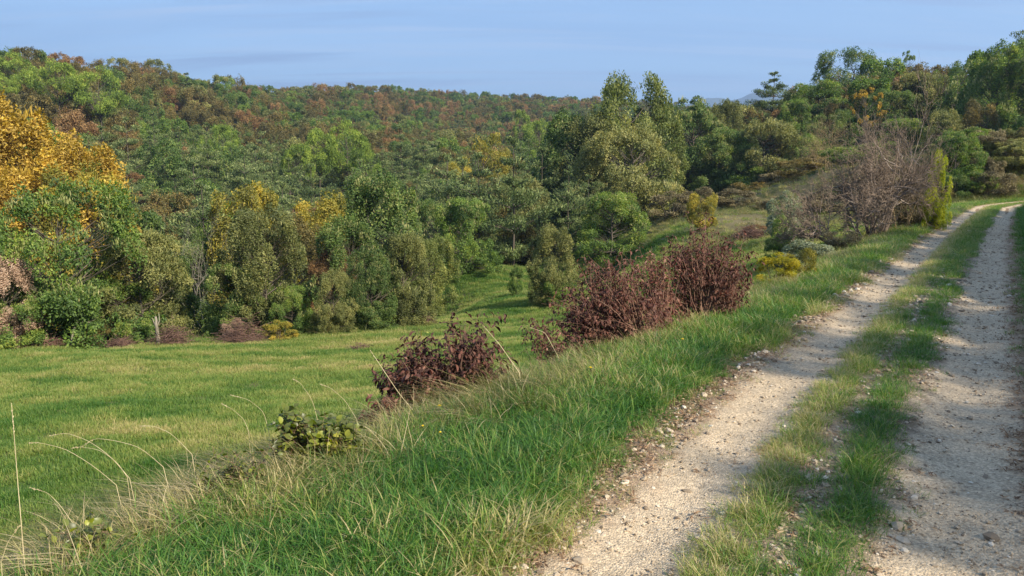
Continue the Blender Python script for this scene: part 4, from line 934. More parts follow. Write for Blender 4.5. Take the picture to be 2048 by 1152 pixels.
# rough dry grass in the scrubby field and beside the trees
r = np.random.default_rng(26); a = r.uniform(R(-35), R(33), 26000); d = np.sqrt(r.uniform(30 ** 2, 118 ** 2, 26000)); x, y = np.sin(a) * d, np.cos(a) * d; s, u = path_su(x, y); n1 = fbm(x * .25, y * .25, 90)
prob = np.where((x > 10) & (y > 38), 0.8 * sstep(.42, .6, n1 + .08), 0.0); prob = np.maximum(prob, np.where((x < -3) & (y > 31) & (y < 41), 0.25, 0)); prob = np.maximum(prob, np.where((x > -8) & (x < 2) & (y > 46), 0.3 * sstep(.5, .6, n1), 0)); prob = np.where((y < 100) & (u > 3) | (y > 60) & (s > 60), prob, 0)
prob = np.maximum(prob, np.where((s > 62) & (np.abs(u) > 2.5) & (x > 25), .6, 0))
k_ = r.random(len(x)) < prob; x, y = x[k_], y[k_]; n = len(x)
gn_scatter('rough_dry_grass', np.stack([x, y, ground_z(x, y)], 1), np.stack([r.normal(0, .2, n), r.normal(0, .2, n), r.uniform(0, 6.28, n)], 1), r.uniform(1.0, 2.4, n), r.integers(0, 6, n), 0.0 + r.normal(0, .2, n), [(m_, [M['straw']]) for m_ in ST], 'rough dry grass of the scrubby field beyond the clearing', 'grass')

p, r = strip_pts(57, 112, 2.1, 13, 22, 400, 1, 29); s, u = p[:, 0], p[:, 1]; x, y = su_xy(s, u); n1 = fbm(x * .6, y * .6, 95); k_ = r.random(len(x)) < .35 + .6 * n1; x, y, u, n1 = x[k_], y[k_], u[k_], n1[k_]; n = len(x)
gn_scatter('bank_top_grass', np.stack([x, y, ground_z(x, y)], 1), np.stack([r.normal(0, .2, n), r.normal(0, .2, n), r.uniform(0, 6.28, n)], 1), r.uniform(1.0, 2.2, n), r.integers(0, 6, n), -.05 + .25 * sstep(3.5, 6, u) * n1 * 2 + r.normal(0, .14, n), [(m_, [M['straw']]) for m_ in ST], 'rough half dry grass on the bank at the bend', 'grass')
# leaf litter along the rut edges
LIT = []
for k in range(4):
    rl = np.random.default_rng(970 + k); c = rl.normal(0, .035, (14, 3)) * [1, 1, .12] + [0, 0, .006]; V, Fq = rhombi(c, rl.normal(0, 1, (14, 3)) * [1, 1, .25], unit(rl.normal(0, .45, (14, 3)) + [0, 0, 1]), rl.uniform(.015, .06, 14), rl.uniform(.004, .013, 14), .2); LIT.append(mesh_np('litter', V, [Fq], {'tint': rl.uniform(0.1, 0.9, 14)}))
p, r = strip_pts(-1.5, 40, -1.35, 1.95, 300, 5, 1.0, 27); s, u = p[:, 0], p[:, 1]; x, y = su_xy(s, u); n1 = fbm(x * 3, y * 3, 91)
pr_ = np.maximum(.8 * np.exp(-((u - 1.16) / 0.17) ** 2), 0.25 * np.exp(-(u / .35) ** 2)); pr_ = np.maximum(pr_, .8 * np.exp(-((u + 1.12) / .16) ** 2)); pr_ = np.maximum(pr_, .008)
k_ = (r.random(len(x)) < pr_ * (0.3 + n1 * 1.3)) & in_view(x, y, 0 * x); x, y = x[k_], y[k_]; n = len(x)
gn_scatter('leaf_litter', np.stack([x, y, ground_z(x, y) + .012], 1), np.stack([r.normal(0, .1, n), r.normal(0, .1, n), r.uniform(0, 6.28, n)], 1), r.uniform(.6, 1.3, n), r.integers(0, 4, n), r.normal(0, .12, n), [(m_, [M['litter']]) for m_ in LIT], 'brown dead leaves and stalks along the edges of the ruts', 'leaf litter')


def stone_mesh(name, seed, flat=0.6):
    import bmesh
    bm = bmesh.new(); bmesh.ops.create_icosphere(bm, subdivisions=1, radius=0.5); rs = random.Random(seed)
    for v in bm.verts: v.co = Vector((v.co.x * rs.uniform(.7, 1.25), v.co.y * rs.uniform(.6, 1.1), v.co.z * flat * rs.uniform(.7, 1.2)))
    me = bpy.data.meshes.new(name); bm.to_mesh(me); bm.free(); return me


def stone_mat():
    m, N, L = new_mat('limestone'); out = N.new('ShaderNodeOutputMaterial'); p = N.new('ShaderNodeBsdfPrincipled'); p.inputs['Roughness'].default_value = .9; p.inputs['Specular IOR Level'].default_value = .2
    oi = N.new('ShaderNodeObjectInfo'); r_ = ramp(N, [(0, (.16, .12, .085)), (.4, (.36, .28, .195)), (.8, (.48, .385, .28)), (1, (.62, .54, .43))]); L.new(oi.outputs['Random'], r_.inputs[0])
    tc = N.new('ShaderNodeTexCoord'); nz = N.new('ShaderNodeTexNoise'); nz.inputs['Scale'].default_value = 5; nz.inputs['Detail'].default_value = 5; L.new(tc.outputs['Object'], nz.inputs[0])
    mr = N.new('ShaderNodeMapRange'); mr.inputs['To Min'].default_value = .7; mr.inputs['To Max'].default_value = 1.25; L.new(nz.outputs['Fac'], mr.inputs[0]); mm = N.new('ShaderNodeMix'); mm.data_type = 'RGBA'; mm.blend_type = 'MULTIPLY'; mm.inputs['Factor'].default_value = 1
    L.new(r_.outputs[0], mm.inputs[6]); L.new(mr.outputs[0], mm.inputs[7]); L.new(mm.outputs[2], p.inputs['Base Color']); L.new(p.outputs[0], out.inputs[0]); return m


M['stone'] = stone_mat()
STN = [stone_mesh('stone', k, .45 + .1 * (k % 3)) for k in range(6)]
p, r = strip_pts(-1.5, 40, -1.35, 1.55, 2000, 3.6, 1.4, 28); s, u = p[:, 0], p[:, 1]; x, y = su_xy(s, u); n1 = fbm(x * 2.5, y * 2.5, 92)
rutp = np.exp(-((u - .62) / .36) ** 4) * .40 + np.exp(-((u + .68) / .36) ** 4) * .55 + np.exp(-((u - 1.10) / .13) ** 2) * .9 + np.exp(-((u + .36) / .10) ** 2) * .8 + np.exp(-((u - .03) / .14) ** 2) * .85 + .06
k_ = (r.random(len(x)) < rutp * (.25 + 1.3 * n1)) & in_view(x, y, 0 * x, 120); x, y, u = x[k_], y[k_], u[k_]; n = len(x)
sz = np.clip(r.lognormal(math.log(.010), .55, n), .004, .045) * (1 + .5 * np.exp(-((u - 1.08) / .2) ** 2) + .5 * np.exp(-(u / .25) ** 2)) * np.clip(np.hypot(x, y) / 6, 1, 2.2)
gn_scatter('gravel', np.stack([x, y, ground_z(x, y) + .010 + sz * .12], 1), np.stack([r.normal(0, .3, n), r.normal(0, .3, n), r.uniform(0, 6.28, n)], 1), sz, r.integers(0, 6, n), np.zeros(n), [(m_, [M['stone']]) for m_ in STN], 'pale limestone gravel of the wheel ruts', 'gravel')
STONES = [(1374, 987, .060, 'squarish grey stone lying alone in the middle of the left rut'), (1417, 826, .055, 'bright white stone at the grassy edge of the left rut'), (1402, 1083, .075, 'flat grey stone beside the centre grass, nearest of the left rut'), (1441, 1040, .05, 'pale flat stone against the centre grass strip'),
          (1793, 1059, .085, 'pale angular stone at the left edge of the right rut'), (1806, 1088, .07, 'flat pale stone just below the angular one at the right rut'), (1982, 1080, .085, 'grey flat stone in the right rut near the picture bottom'), (1731, 832, .045, 'white stone in the bare gravel between the grass ribbons'),
          (1678, 888, .06, 'larger pale slab in the bare gravel between the grass ribbons'), (1249, 968, .055, 'pale stone on the brown leaf litter left of the left rut'), (2038, 905, .05, 'white stone on the right edge of the right rut'), (1163, 1129, .075, 'pale slab on the litter near the bottom of the picture'),
          (1813, 622, .06, 'small white stone on the far centre grass'), (1703, 585, .07, 'small white stone at the far grassy edge of the left rut'), (1120, 1100, .05, 'pale stone half in brown leaf litter'), (1205, 1075, .05, 'cream stone at the ragged left edge of the left rut')]
for k, (px, py, sz_, lb) in enumerate(STONES):
    t = ray_hit(px, py); x_, y_, z_ = at_depth(px, py, t); o = obj('stone', stone_mesh('stone', 40 + k, .55), M['stone'], None, (x_, y_, gz(x_, y_) + sz_ * .2), (0.1, 0.1, k * 1.1), (sz_ * 1.25, sz_, sz_)); tag(o, lb, 'stone', 'loose stones on the track')

# ------------------------------------------------------------------ shrubs
HEDGE_L = 'green roadside bush on the bank right of the track, shading it'
hr = np.random.default_rng(31)
for k, s_ in enumerate(np.arange(-9, 46, 1.15)):
    u_ = -5.5 - hr.uniform(0, .5); x_, y_ = su_xy(s_, u_); x_, y_ = float(x_), float(y_); w_ = hr.uniform(2.6, 3.4); h_ = hr.uniform(1.5, 2.1) * (1 - .1 * (s_ < 6))
    if s_ > 30: h_ *= .8
    px, py, t = project(x_, y_, 1)
    if t > 0.5 and px - w_ / 2 * F_PX / t < 2056: continue
    me, tr = CROWN['oak'][k % 7]; e = empty('bush', (x_, y_, gz(x_, y_) - .1), k * 1.9, (w_, w_, h_)); tag(e, HEDGE_L, 'bush', 'bushes on the right bank')
    a = obj('crown', me, (), e); slots(a, [M['oakgreen'], M['oakgreen']]); b = obj('trunk', tr, (), e); slots(b, [M['bark']])

lib('porous', 4, ratio=0.5, n_leaf=12000, n_lobe=60, leaf=0.022, low=0.25, lobe=(0.10, 0.2), shoots=0, zs=.6, r0=.012)
for k, s_ in enumerate(np.arange(-14, 44, 2.9)):
    x_, y_ = su_xy(s_, -21.5 - hr.uniform(0, 2)); x_, y_ = float(x_), float(y_); h_ = 12.7 + hr.uniform(-.4, .4) - .8 * (s_ < 6); h_ += 2.5 - gz(x_, y_)
    me, tr = CROWN['porous'][k % 4]; e = empty('tree', (x_, y_, gz(x_, y_) - .1), k * 1.9, (7.5, 7.5, h_)); tag(e, 'tall thin-leaved tree in the row right of the track that shades it', 'tree', 'row of trees right of the track')
    a = obj('crown', me, (), e); slots(a, [M['oakgreen'], M['oakgreen']]); b = obj('trunk', tr, (), e); slots(b, [M['bark']])

SCR = 'bushes of the scrubby field'
# crown kind, colour, x, base, top, width, distance, label, group
BUSHES = [
    ('bush', 'yellowshrub', 1552, None, 528, 92, 13.5, 'bright yellow low shrub at the crest of the verge', 'shrubs along the verge'),
    ('bush', 'goldolive', 1600, None, 532, 60, 14.0, 'straw-green shrub right beside the bright yellow one', 'shrubs along the verge'),
    ('bush', 'greyshrub', 1615, None, 478, 130, 19, 'grey-green feathery shrub under the big bare tree', 'shrubs along the verge'),
    ('bush', 'heath', 1678, None, 470, 80, 20, 'brownish twiggy shrub at the foot of the big bare tree', 'shrubs along the verge'),
    ('bush', 'greyshrub', 1570, None, 385, 84, 42, 'bush with upright silvery plumes left of the big bare tree', SCR),
    ('bush', 'oakgreen', 1575, None, 432, 66, 30, 'dark green bush with pale tips below the silvery plumed bush', SCR),
    ('bush', 'oak', 1552, None, 470, 62, 26, 'dark low bush at the lower left of the pale-tipped bush', SCR),
    ('bush', 'goldolive', 1404, None, 388, 66, 52, 'yellow-green young tree standing above the purple-brown shrub', SCR),
    ('bush', 'heath', 1340, None, 384, 100, 74, 'wide brown heathery mound right of the compact green tree', SCR),
    ('bush', 'heath', 1392, None, 374, 66, 80, 'brown heathery mound behind the yellow-green young tree', SCR),
    ('bush', 'heath', 1468, None, 388, 100, 68, 'widest brown heathery mound with grassy top', SCR),
    ('bush', 'heath', 1530, None, 392, 70, 62, 'brown mound beside the silvery plumed bush', SCR),
    ('bush', 'rust', 1512, None, 448, 56, 48, 'small reddish brush heap on the short grass', SCR),
    ('bush', 'brownolive', 1300, None, 410, 60, 84, 'low olive brown bush at the foot of the wide sunlit tree', SCR),
    ('bush', 'brownolive', 1600, None, 362, 110, 74, 'brownish bush left of the small bare tree, at the foot of the shaded bank', SCR),
    ('bush', 'oak', 1650, None, 345, 90, 80, 'dark bush right below the small bare tree', SCR),
    ('bush', 'heath', 1560, None, 372, 90, 78, 'brown heathery mound behind the silvery plumed bush', SCR),
    ('bush', 'oakgreen', 1700, None, 340, 110, 70, 'green bush seen through the twigs of the big bare tree', SCR),
    ('bush', 'heath', 1640, None, 385, 110, 56, 'brown mound behind the low bare branches', SCR),
    ('bush', 'brownolive', 1500, None, 366, 90, 96, 'olive-brown bush on the lit strip before the shaded bank', SCR),
    ('oak', 'yellowvine', 1868, None, 306, 54, 25.5, 'column of bright yellow-green ivy at the right of the bare tree', 'shrubs along the verge'),
    ('bush', 'brownolive', 1848, None, 385, 66, 28, 'olive-brown bush at the foot of the ivy column', 'shrubs along the verge'),
    ('bush', 'heath', 1800, None, 370, 110, 27, 'brown twiggy undergrowth between the bare trunks', 'shrubs along the verge'),
    ('bush', 'oakgreen', 30, None, 596, 120, 28.6, 'green bush in front of the foot of the pinkish dry shrub', 'shrubs of the meadow edge'),
    ('oak', 'pink', 20, None, 515, 95, 29.3, 'shrub covered in dry pinkish leaves at the left picture edge', 'shrubs of the meadow edge'),
    ('bush', 'pink', 465, None, 634, 40, 31.5, 'small shrub with whitish dry leaves beside the brush pile', 'shrubs of the meadow edge'),
    ('bush', 'oakgreen', 1032, 592, 530, 34, None, 'lone dark sapling standing on the sunny clearing', 'shrubs of the clearing'),
    ('bush', 'oakgreen', 1110, 612, 560, 60, None, 'low green bush at the foot of the grey-green tree', 'shrubs of the clearing'),
    ('bush', 'oak', 750, 660, 600, 90, None, 'dark low bush at the foot of the columnar tree', 'shrubs of the clearing'),
    ('bush', 'olive', 100, None, 650, 110, 30.5, 'low green bush between the trunks of the meadow edge', 'shrubs of the meadow edge'),
    ('bush', 'brownolive', 200, None, 655, 90, 30.5, 'brownish low bush beside the grey trunk of the meadow edge', 'shrubs of the meadow edge'),
    ('bush', 'oakgreen', 270, None, 640, 80, 30.8, 'green low bush left of the pale stump', 'shrubs of the meadow edge'),
    ('bush', 'goldolive', 560, None, 640, 70, 31.5, 'yellowish low bush at the foot of the tall silvery tree', 'shrubs of the meadow edge'),
    ('bush', 'heath', 20, None, 650, 80, 30.5, 'dark brown undergrowth at the left end of the meadow', 'shrubs of the meadow edge'),
    ('bush', 'heath', 1990, None, 322, 120, 84, 'brown scrub on top of the bank at the bend', 'scrub on the bank at the bend'),
    ('bush', 'brownolive', 1900, None, 330, 70, 86, 'olive scrub at the left end of the bank at the bend', 'scrub on the bank at the bend'),
    ('bush', 'oak', 1905, None, 338, 60, 76, 'dark bush at the foot of the bank, left end of the bend', 'scrub on the bank at the bend'),
    ('bush', 'oakgreen', 1950, None, 345, 60, 75, 'green bush hanging over the middle of the bank at the bend', 'scrub on the bank at the bend'),
    ('bush', 'brownolive', 1995, None, 350, 60, 73, 'olive-brown bush on the bank face behind the bend', 'scrub on the bank at the bend'),
    ('bush', 'oak', 2040, None, 340, 70, 71, 'dark bush on the bank face cut by the right picture edge', 'scrub on the bank at the bend'),
    ('bush', 'heath', 1960, None, 262, 90, 92, 'brown bushes above the dry grass of the bank', 'scrub on the bank at the bend'),
    ('bush', 'olive', 2036, None, 300, 60, 80, 'olive bush cut by the right picture edge above the bank', 'scrub on the bank at the bend'),
    ('bush', 'brownolive', 1900, None, 300, 60, 92, 'brownish bush behind the ivy column', 'scrub on the bank at the bend'),
    ('bush', 'oak', 1400, None, 330, 90, 112, 'dark bush in the shade under the very dark tree', 'bushes of the shaded bank'),
    ('bush', 'oakgreen', 1500, None, 325, 120, 108, 'green bush filling below the tree row at its middle', 'bushes of the shaded bank'),
    ('bush', 'oak', 1580, None, 330, 90, 104, 'dark bush below the tree row at its right end', 'bushes of the shaded bank'),
    ('bush', 'brownolive', 1650, None, 310, 120, 92, 'brownish bush under the small bare tree', 'bushes of the shaded bank'),
    ('bush', 'oakgreen', 1730, None, 300, 120, 92, 'green bush behind the crown of the big bare tree', 'bushes of the shaded bank'),
    ('bush', 'oak', 1168, None, 400, 60, 78, 'dark bush in the black gap left of the wide sunlit tree', 'bushes of the shaded bank'),
    ('bush', 'oak', 1340, None, 330, 70, 112, 'dark bush beside the wide sunlit tree in deep shade', 'bushes of the shaded bank'),
]
_br = np.random.default_rng(77)
for k in range(26):
    px_ = 1872 + (k * 37) % 190 + _br.uniform(-8, 8); t_ = 52.5 + (k // 5) * 2.2 + _br.uniform(-.6, .6); x_, y_, z_ = spot(px_, t_); s_, u_ = path_su(np.array([x_]), np.array([y_]))
    if u_[0] < 3.4: continue
    _, pb, _ = project(x_, y_, z_)
    BUSHES.append(('bush', ['brownolive', 'oak', 'oakgreen', 'heath', 'olive'][k % 5], px_, None, pb - _br.uniform(26, 58), _br.uniform(56, 96), t_, ['brownish', 'dark green', 'fresh green', 'brown twiggy', 'olive'][k % 5] + ' shrub in the thicket covering the bank at the bend', 'thicket on the bank at the bend'))
for k, T in enumerate(BUSHES):
    put_tree(k, T[0], T[1], T[2], T[3], T[4], T[5], T[6], T[7], T[8], cat='bush', name='bush')


def bare_tree(name, seed, px, t, top, width, label, bark, stems=7, bias=(0, 0, 0), levels=(9, 7, 5), thick=.03, group=None, low=0.12, upright=.6, tw=.0055):
    """leafless tree: stems, branches and twigs as three parts"""
    r = np.random.default_rng(seed); x, y, z = spot(px, t); H = top_z(top, t) - z; W = width * t / F_PX / 2; bias = np.array(bias, float)
    S = [([], [], [], []) for _ in range(3)]

    def grow(p, d, ln, rad, lv, wander, grav):
        n_ = 5; q = p.copy(); out = [(q.copy(), rad)]; b = 0 if lv == 0 else (1 if lv == 1 else 2)
        for i in range(n_):
            d = d + r.normal(0, wander, 3) + np.array([0, 0, grav]); d /= np.linalg.norm(d); q2 = q + d * ln / n_; r2 = rad * (1 - .75 * (i + 1) / n_)
            S[b][0].append(q); S[b][1].append(q2); S[b][2].append(rad * (1 - .75 * i / n_)); S[b][3].append(r2); q = q2; out.append((q.copy(), r2))
        return out, d

    def rec(p, d, ln, rad, lv):
        out, d2 = grow(p, d, ln, rad, lv, .16 + .05 * lv, .02 if lv < 2 else .0)
        if lv >= len(levels): return
        for c in range(levels[lv]):
            f = r.uniform(.25 if lv else .3, 1.0) * (len(out) - 1); i = min(int(f), len(out) - 2); w = f - i; p2 = out[i][0] * (1 - w) + out[i + 1][0] * w
            side = unit(r.normal(0, 1, 3) * np.array([1, 1, .35 if lv == 0 else .8])); dd = unit(d * (.38 if lv == 0 else .8) + side * (.9 if lv == 0 else .52) + bias * (.55 if lv == 0 else .30) + np.array([0, 0, .06])); rec(p2, dd, ln * r.uniform(.45, .72), max(out[i][1] * .62, tw), lv + 1)
    for k in range(stems):
        a = 6.283 * k / stems + r.uniform(-.3, .3); b0 = np.array([math.cos(a), math.sin(a) * .6, 0]) * W * low; d = unit(np.array([math.cos(a) * .55, math.sin(a) * .4, upright + r.uniform(0, .5)]) + bias * .15)
        rec(b0 + np.array([0, 0, -.05]), d, H * r.uniform(.5, .72), thick * r.uniform(.6, 1.1), 0)
    allp = np.array(S[2][1]); sx = W / max(np.percentile(np.abs(allp[:, 0]), 97), 1e-3); sz = H / np.percentile(allp[:, 2], 98.5); sx = min(max(sx, sz * .55), sz * 1.3)
    e = empty(name, (x, y, z), 0, (sx, sx, sz)); tag(e, label, 'tree', group)
    for nm, q, sd in (('stems', S[0], 6), ('branches', S[1], 4), ('twigs', S[2], 3)):
        bark_ = bark if nm != 'branches' or bark != 'twig' else 'palebark2'
        V, Fq = tubes(np.array(q[0]), np.array(q[1]), np.array(q[2]), np.array(q[3]), sd); o = obj(nm, mesh_np(nm, V, [Fq], smooth=True), M[bark_], e)
        if nm != 'stems': o['kind'] = 'stuff'
    return e


bare_tree('bare_tree', 5, 1752, 24.5, 236, 205, 'big leafless grey-brown tree spreading over the verge, many stems', 'twig', stems=8, levels=(12, 9, 4), thick=.085, upright=.75, bias=(-.22, 0, .0), group='bare trees by the track', low=.22, tw=.0075)
bare_tree('bare_tree', 8, 1702, 23.8, 352, 165, 'low tangle of bare branches reaching left from under the big leafless tree', 'twig', stems=7, levels=(10, 8, 4), thick=.055, tw=.007, bias=(-.9, 0, -.08), group='bare trees by the track', upright=.25, low=.5)
bare_tree('bare_tree', 6, 1645, 78, 222, 84, 'small leafless ochre tree standing behind the big bare one', 'yellowtwig', stems=6, levels=(8, 6, 4), thick=.07, group='bare trees by the track', upright=1.0)
bare_tree('bare_tree', 11, 1795, 25.5, 300, 120, 'leaning bare stems at the right of the big leafless tree', 'yellowtwig', stems=5, levels=(6, 5, 4), thick=.04, group='bare trees by the track', upright=1.0, low=.4)
bare_tree('bare_tree', 12, 378, 54, 424, 34, 'pale dead treetop at the left of two, above the dark meadow-edge tree', 'palebark', stems=2, levels=(6, 5, 3), thick=.05, group='pale dead treetops', upright=1.4)
bare_tree('bare_tree', 13, 412, 55, 412, 40, 'pale dead treetop at the right of two, above the dark meadow-edge tree', 'palebark', stems=3, levels=(6, 5, 3), thick=.05, group='pale dead treetops', upright=1.4)
bare_tree('bare_tree', 14, 142, 29.8, 618, 14, 'grey bare stem at the edge of the meadow, below the largest tree', 'palebark', stems=1, levels=(2, 2), thick=.06, group='pale stems at the meadow edge', upright=4)


def brush_pile(px, t, w, h, label, bark='deadwood', n=420, seed=0):
    r = np.random.default_rng(seed); x, y, z = spot(px, t); W = w * t / F_PX / 2; Hh = h * t / F_PX; c = r.normal(0, .42, (n, 3)) * [W, W * .7, 0]; c[:, 2] = np.abs(r.normal(0, .5, n)) * Hh * np.exp(-(c[:, 0] / W) ** 2 * 1.3)
    d = unit(r.normal(0, 1, (n, 3)) * [1, 1, .35] + [0, 0, .12]); L = r.uniform(.15, .5, n)[:, None] * W; k = r.normal(0, .1, (n, 3)) * L
    V1, F1 = tubes(c - d * L, c + k, r.uniform(.004, .016, n), r.uniform(.004, .010, n), 3); V2, F2 = tubes(c + k, c + d * L, r.uniform(.004, .010, n), r.uniform(.002, .005, n), 3); V, Fs = join([(V1, F1), (V2, F2)])
    tag(obj('brush_pile', mesh_np('brush_pile', V, Fs), M[bark], None, (x, y, z)), label, 'brush pile', 'heaps of cut brush')


brush_pile(485, 30.6, 110, 42, 'largest purple-brown brush pile, under the tall silvery tree', seed=1)
brush_pile(345, 30.2, 90, 34, 'brush pile right of the pale stump at the meadow edge', seed=2)
brush_pile(242, 29.8, 80, 22, 'low scatter of brown sticks left of the pale stump', seed=3)
brush_pile(90, 29.6, 90, 24, 'brown sticks and stems under the largest meadow-edge tree', seed=4)
brush_pile(1500, 47, 70, 24, 'reddish heap of cut brush on the short grass of the scrubby field', seed=5, n=600)
brush_pile(720, 27, 60, 8, 'thin patch of dry cuttings lying on the meadow', seed=6, n=160)
brush_pile(850, 36, 50, 18, 'dry reddish twigs at the foot of the grey-green tree by the clearing', seed=7)
brush_pile(1300, 78, 60, 14, 'dark line of brush beyond the compact green tree', seed=8)

x_, y_, z_ = spot(318, 30)
rs_ = np.random.default_rng(3); zz = np.linspace(-.05, 1.15, 9); V1 = chain(np.stack([rs_.normal(0, .012, 9) - zz * .04, rs_.normal(0, .012, 9), zz], 1), .085, .045, 9); V2 = chain([[0.0, 0, .65], [-.12, 0, .86], [-.2, .02, 1.08]], .035, .012, 6); V3 = chain([[0, 0, .8], [.09, 0, 1.0], [.08, 0, 1.3]], .03, .008, 6)
V, Fs = join([V1, V2, V3]); tag(obj('tree_stump', mesh_np('stump', V, Fs, smooth=True), M['palebark'], None, (x_, y_, z_)), 'pale broken stump with two stubs at the edge of the meadow', 'stump')


# curled leaves for the near shrubs
def leaf_shape(n=3, w=.33, curl=1.5, fold=.10):
    P, Fq = [], []
    for i in range(n + 1):
        f = i / n; a = curl * f; x_ = math.sin(a) / curl if curl else f; z_ = -(1 - math.cos(a)) / curl; ww = w * math.sin(math.pi * min(f * .92 + .06, 1)) ** .8 / 2
        P += [(x_, -ww, z_ + fold * ww), (x_, 0, z_), (x_, ww, z_ + fold * ww)]
    for i in range(n):
        b = i * 3; Fq += [(b, b + 1, b + 4, b + 3), (b + 1, b + 2, b + 5, b + 4)]
    return np.array(P), np.array(Fq)


def place(shape, P, ax, nrm, sc):
    ax = unit(ax); b = unit(np.cross(nrm, ax)); c = np.cross(ax, b); V0, F0 = shape; n = len(P)
    V = P[:, None, :] + (V0[None, :, 0:1] * ax[:, None, :] + V0[None, :, 1:2] * b[:, None, :] + V0[None, :, 2:3] * c[:, None, :]) * np.reshape(sc, (-1, 1, 1))
    return V.reshape(-1, 3), (F0[None] + (np.arange(n) * len(V0))[:, None, None]).reshape(-1, F0.shape[1])


def leafy_shrub(name, seed, t, clumps, bases, label, cat, group, n_stems=90, per=7, size=.062, shape=None, mat='dog', cane='cane', parts=300, leafy=.5, droop=1.0, tint0=.45, cr=.0062):
    """clumps (picture x, y, radius) hold the leaves, canes run up to them from bases on the ground"""
    r = np.random.default_rng(seed); shape = shape or leaf_shape(); cx0, cy0, cz0 = spot(sum(b for b in bases) / len(bases), t); O = np.array([cx0, cy0, cz0])
    cw = np.array([c[2] ** 2 for c in clumps], float); ks = r.choice(len(clumps), n_stems, p=cw / cw.sum()); bs = [np.array(spot(b, t + r.uniform(-.1, .1))) for b in bases]
    segP, segQ, ra, rb = [], [], [], []; LP, LA, LN = [], [], []
    for k in ks:
        px, py, rad = clumps[k]; R_ = rad * t / F_PX; e = np.array(at_depth(px, py, t)) + np.clip(r.normal(0, .55, 3), -1.15, 1.15) * R_ * np.array([1, 1.2, .9])
        b = bs[int(r.integers(len(bs)))] + r.normal(0, .05, 3) * [1, 1, 0]; b[2] = gz(b[0], b[1]) - .03; m = b * .45 + e * .55 + np.array([0, 0, .10 * np.linalg.norm(e - b)]) + r.normal(0, .03, 3)
        ts = np.linspace(0, 1, 9)[:, None]; P = (1 - ts) ** 2 * b + 2 * ts * (1 - ts) * m + ts ** 2 * e; P[1:-1] += r.normal(0, .008, (7, 3))
        for i in range(8): segP.append(P[i]); segQ.append(P[i + 1]); ra.append(cr * (1 - i / 10)); rb.append(cr * (1 - (i + 1) / 10))
        for q in range(per):
            f = 1 - leafy * .85 * r.random() ** 1.1; i = min(int(f * 8), 7); p0 = P[i] + (P[i + 1] - P[i]) * (f * 8 - i); d = unit(P[i + 1] - P[i]); sd = unit(np.cross(d, r.normal(0, 1, 3)))
            tw = p0 + sd * r.uniform(0, .07); segP.append(p0); segQ.append(tw); ra.append(.0016); rb.append(.001)
            for g in (-1, 1): LP.append(tw + r.normal(0, .004, 3)); LA.append(sd * g * .8 + d * .5 + np.array([0, 0, -.35 * droop]) + r.normal(0, .25, 3)); LN.append(np.array([0, 0, 1.]) + sd * g * .5 + r.normal(0, .35, 3))
    segP, segQ = np.array(segP) - O, np.array(segQ) - O; LP = np.array(LP) - O; LA = np.array(LA); LN = np.array(LN); n = len(LP); sc = size * r.uniform(.6, 1.3, n); tn = np.clip(tint0 + r.normal(0, .2, n), 0, 1)
    e = empty(name, tuple(O)); tag(e, label, cat, group); V, Fq = tubes(segP, segQ, ra, rb, 3); obj('canes', mesh_np('canes', V, [Fq], smooth=True), M[cane], e)
    order_ = np.argsort(LP[:, 1] - sc * 2); near = order_[:parts]; far = order_[parts:]
    if len(far):
        V, Fq = place(shape, LP[far], LA[far], LN[far], sc[far]); o = obj('leaves', mesh_np('leaves', V, [Fq], {'tint': np.repeat(tn[far], len(shape[1]))}, smooth=True), M[mat], e); o['kind'] = 'stuff'
    lm = []
    for q in range(3):
        m_ = mesh_np('leaf', shape[0], [shape[1]], {'tint': np.full(len(shape[1]), tint0 + (q - 1) * .22)}, smooth=True); m_.materials.append(M[mat]); lm.append(m_)
    for i in near:
        a = unit(LA[i]); b_ = unit(np.cross(LN[i], a)); c_ = np.cross(a, b_); o = bpy.data.objects.new('leaf', lm[int(i) % 3]); COL.objects.link(o); o.parent = e
        mt = Matrix(((a[0], b_[0], c_[0], LP[i][0]), (a[1], b_[1], c_[1], LP[i][1]), (a[2], b_[2], c_[2], LP[i][2]), (0, 0, 0, 1))); o.matrix_local = mt @ Matrix.Scale(float(sc[i]), 4)
    return e


DG = 'purple-brown leaved shrubs on the bank'
leafy_shrub('shrub', 1, 6.9, [(950, 690, 62), (870, 735, 62), (800, 720, 48), (790, 770, 50), (860, 690, 35), (985, 720, 35)], [850, 880, 920], 'sprawling purple-brown shrub with hanging curled leaves above the dry grass', 'shrub', DG, n_stems=230, per=9, size=.070, parts=300, leafy=.6)
leafy_shrub('shrub', 2, 6.3, [(745, 812, 24), (785, 800, 22)], [790, 810], 'smallest low purple-brown sprig at the left foot of the sprawling shrub', 'shrub', DG, n_stems=14, per=8, size=.06, parts=60)
leafy_shrub('shrub', 3, 8.8, [(1225, 550, 55), (1190, 585, 60), (1262, 590, 55), (1145, 605, 45), (1165, 660, 45), (1120, 650, 40), (1300, 620, 45), (1200, 530, 35)], [1200, 1235, 1270, 1300], 'purple-brown shrub of many slanting canes, middle one of the bank', 'shrub', DG, n_stems=360, per=8, size=.056, parts=300, leafy=.55)
leafy_shrub('shrub', 4, 10.0, [(1400, 475, 50), (1450, 482, 45), (1395, 515, 62), (1445, 530, 60), (1362, 520, 45), (1468, 545, 40), (1345, 500, 30), (1470, 590, 40), (1340, 580, 40)], [1375, 1400, 1425, 1450], 'tallest purple-brown shrub with upright canes, farthest on the bank', 'shrub', DG, n_stems=380, per=8, size=.058, parts=300, leafy=.62)
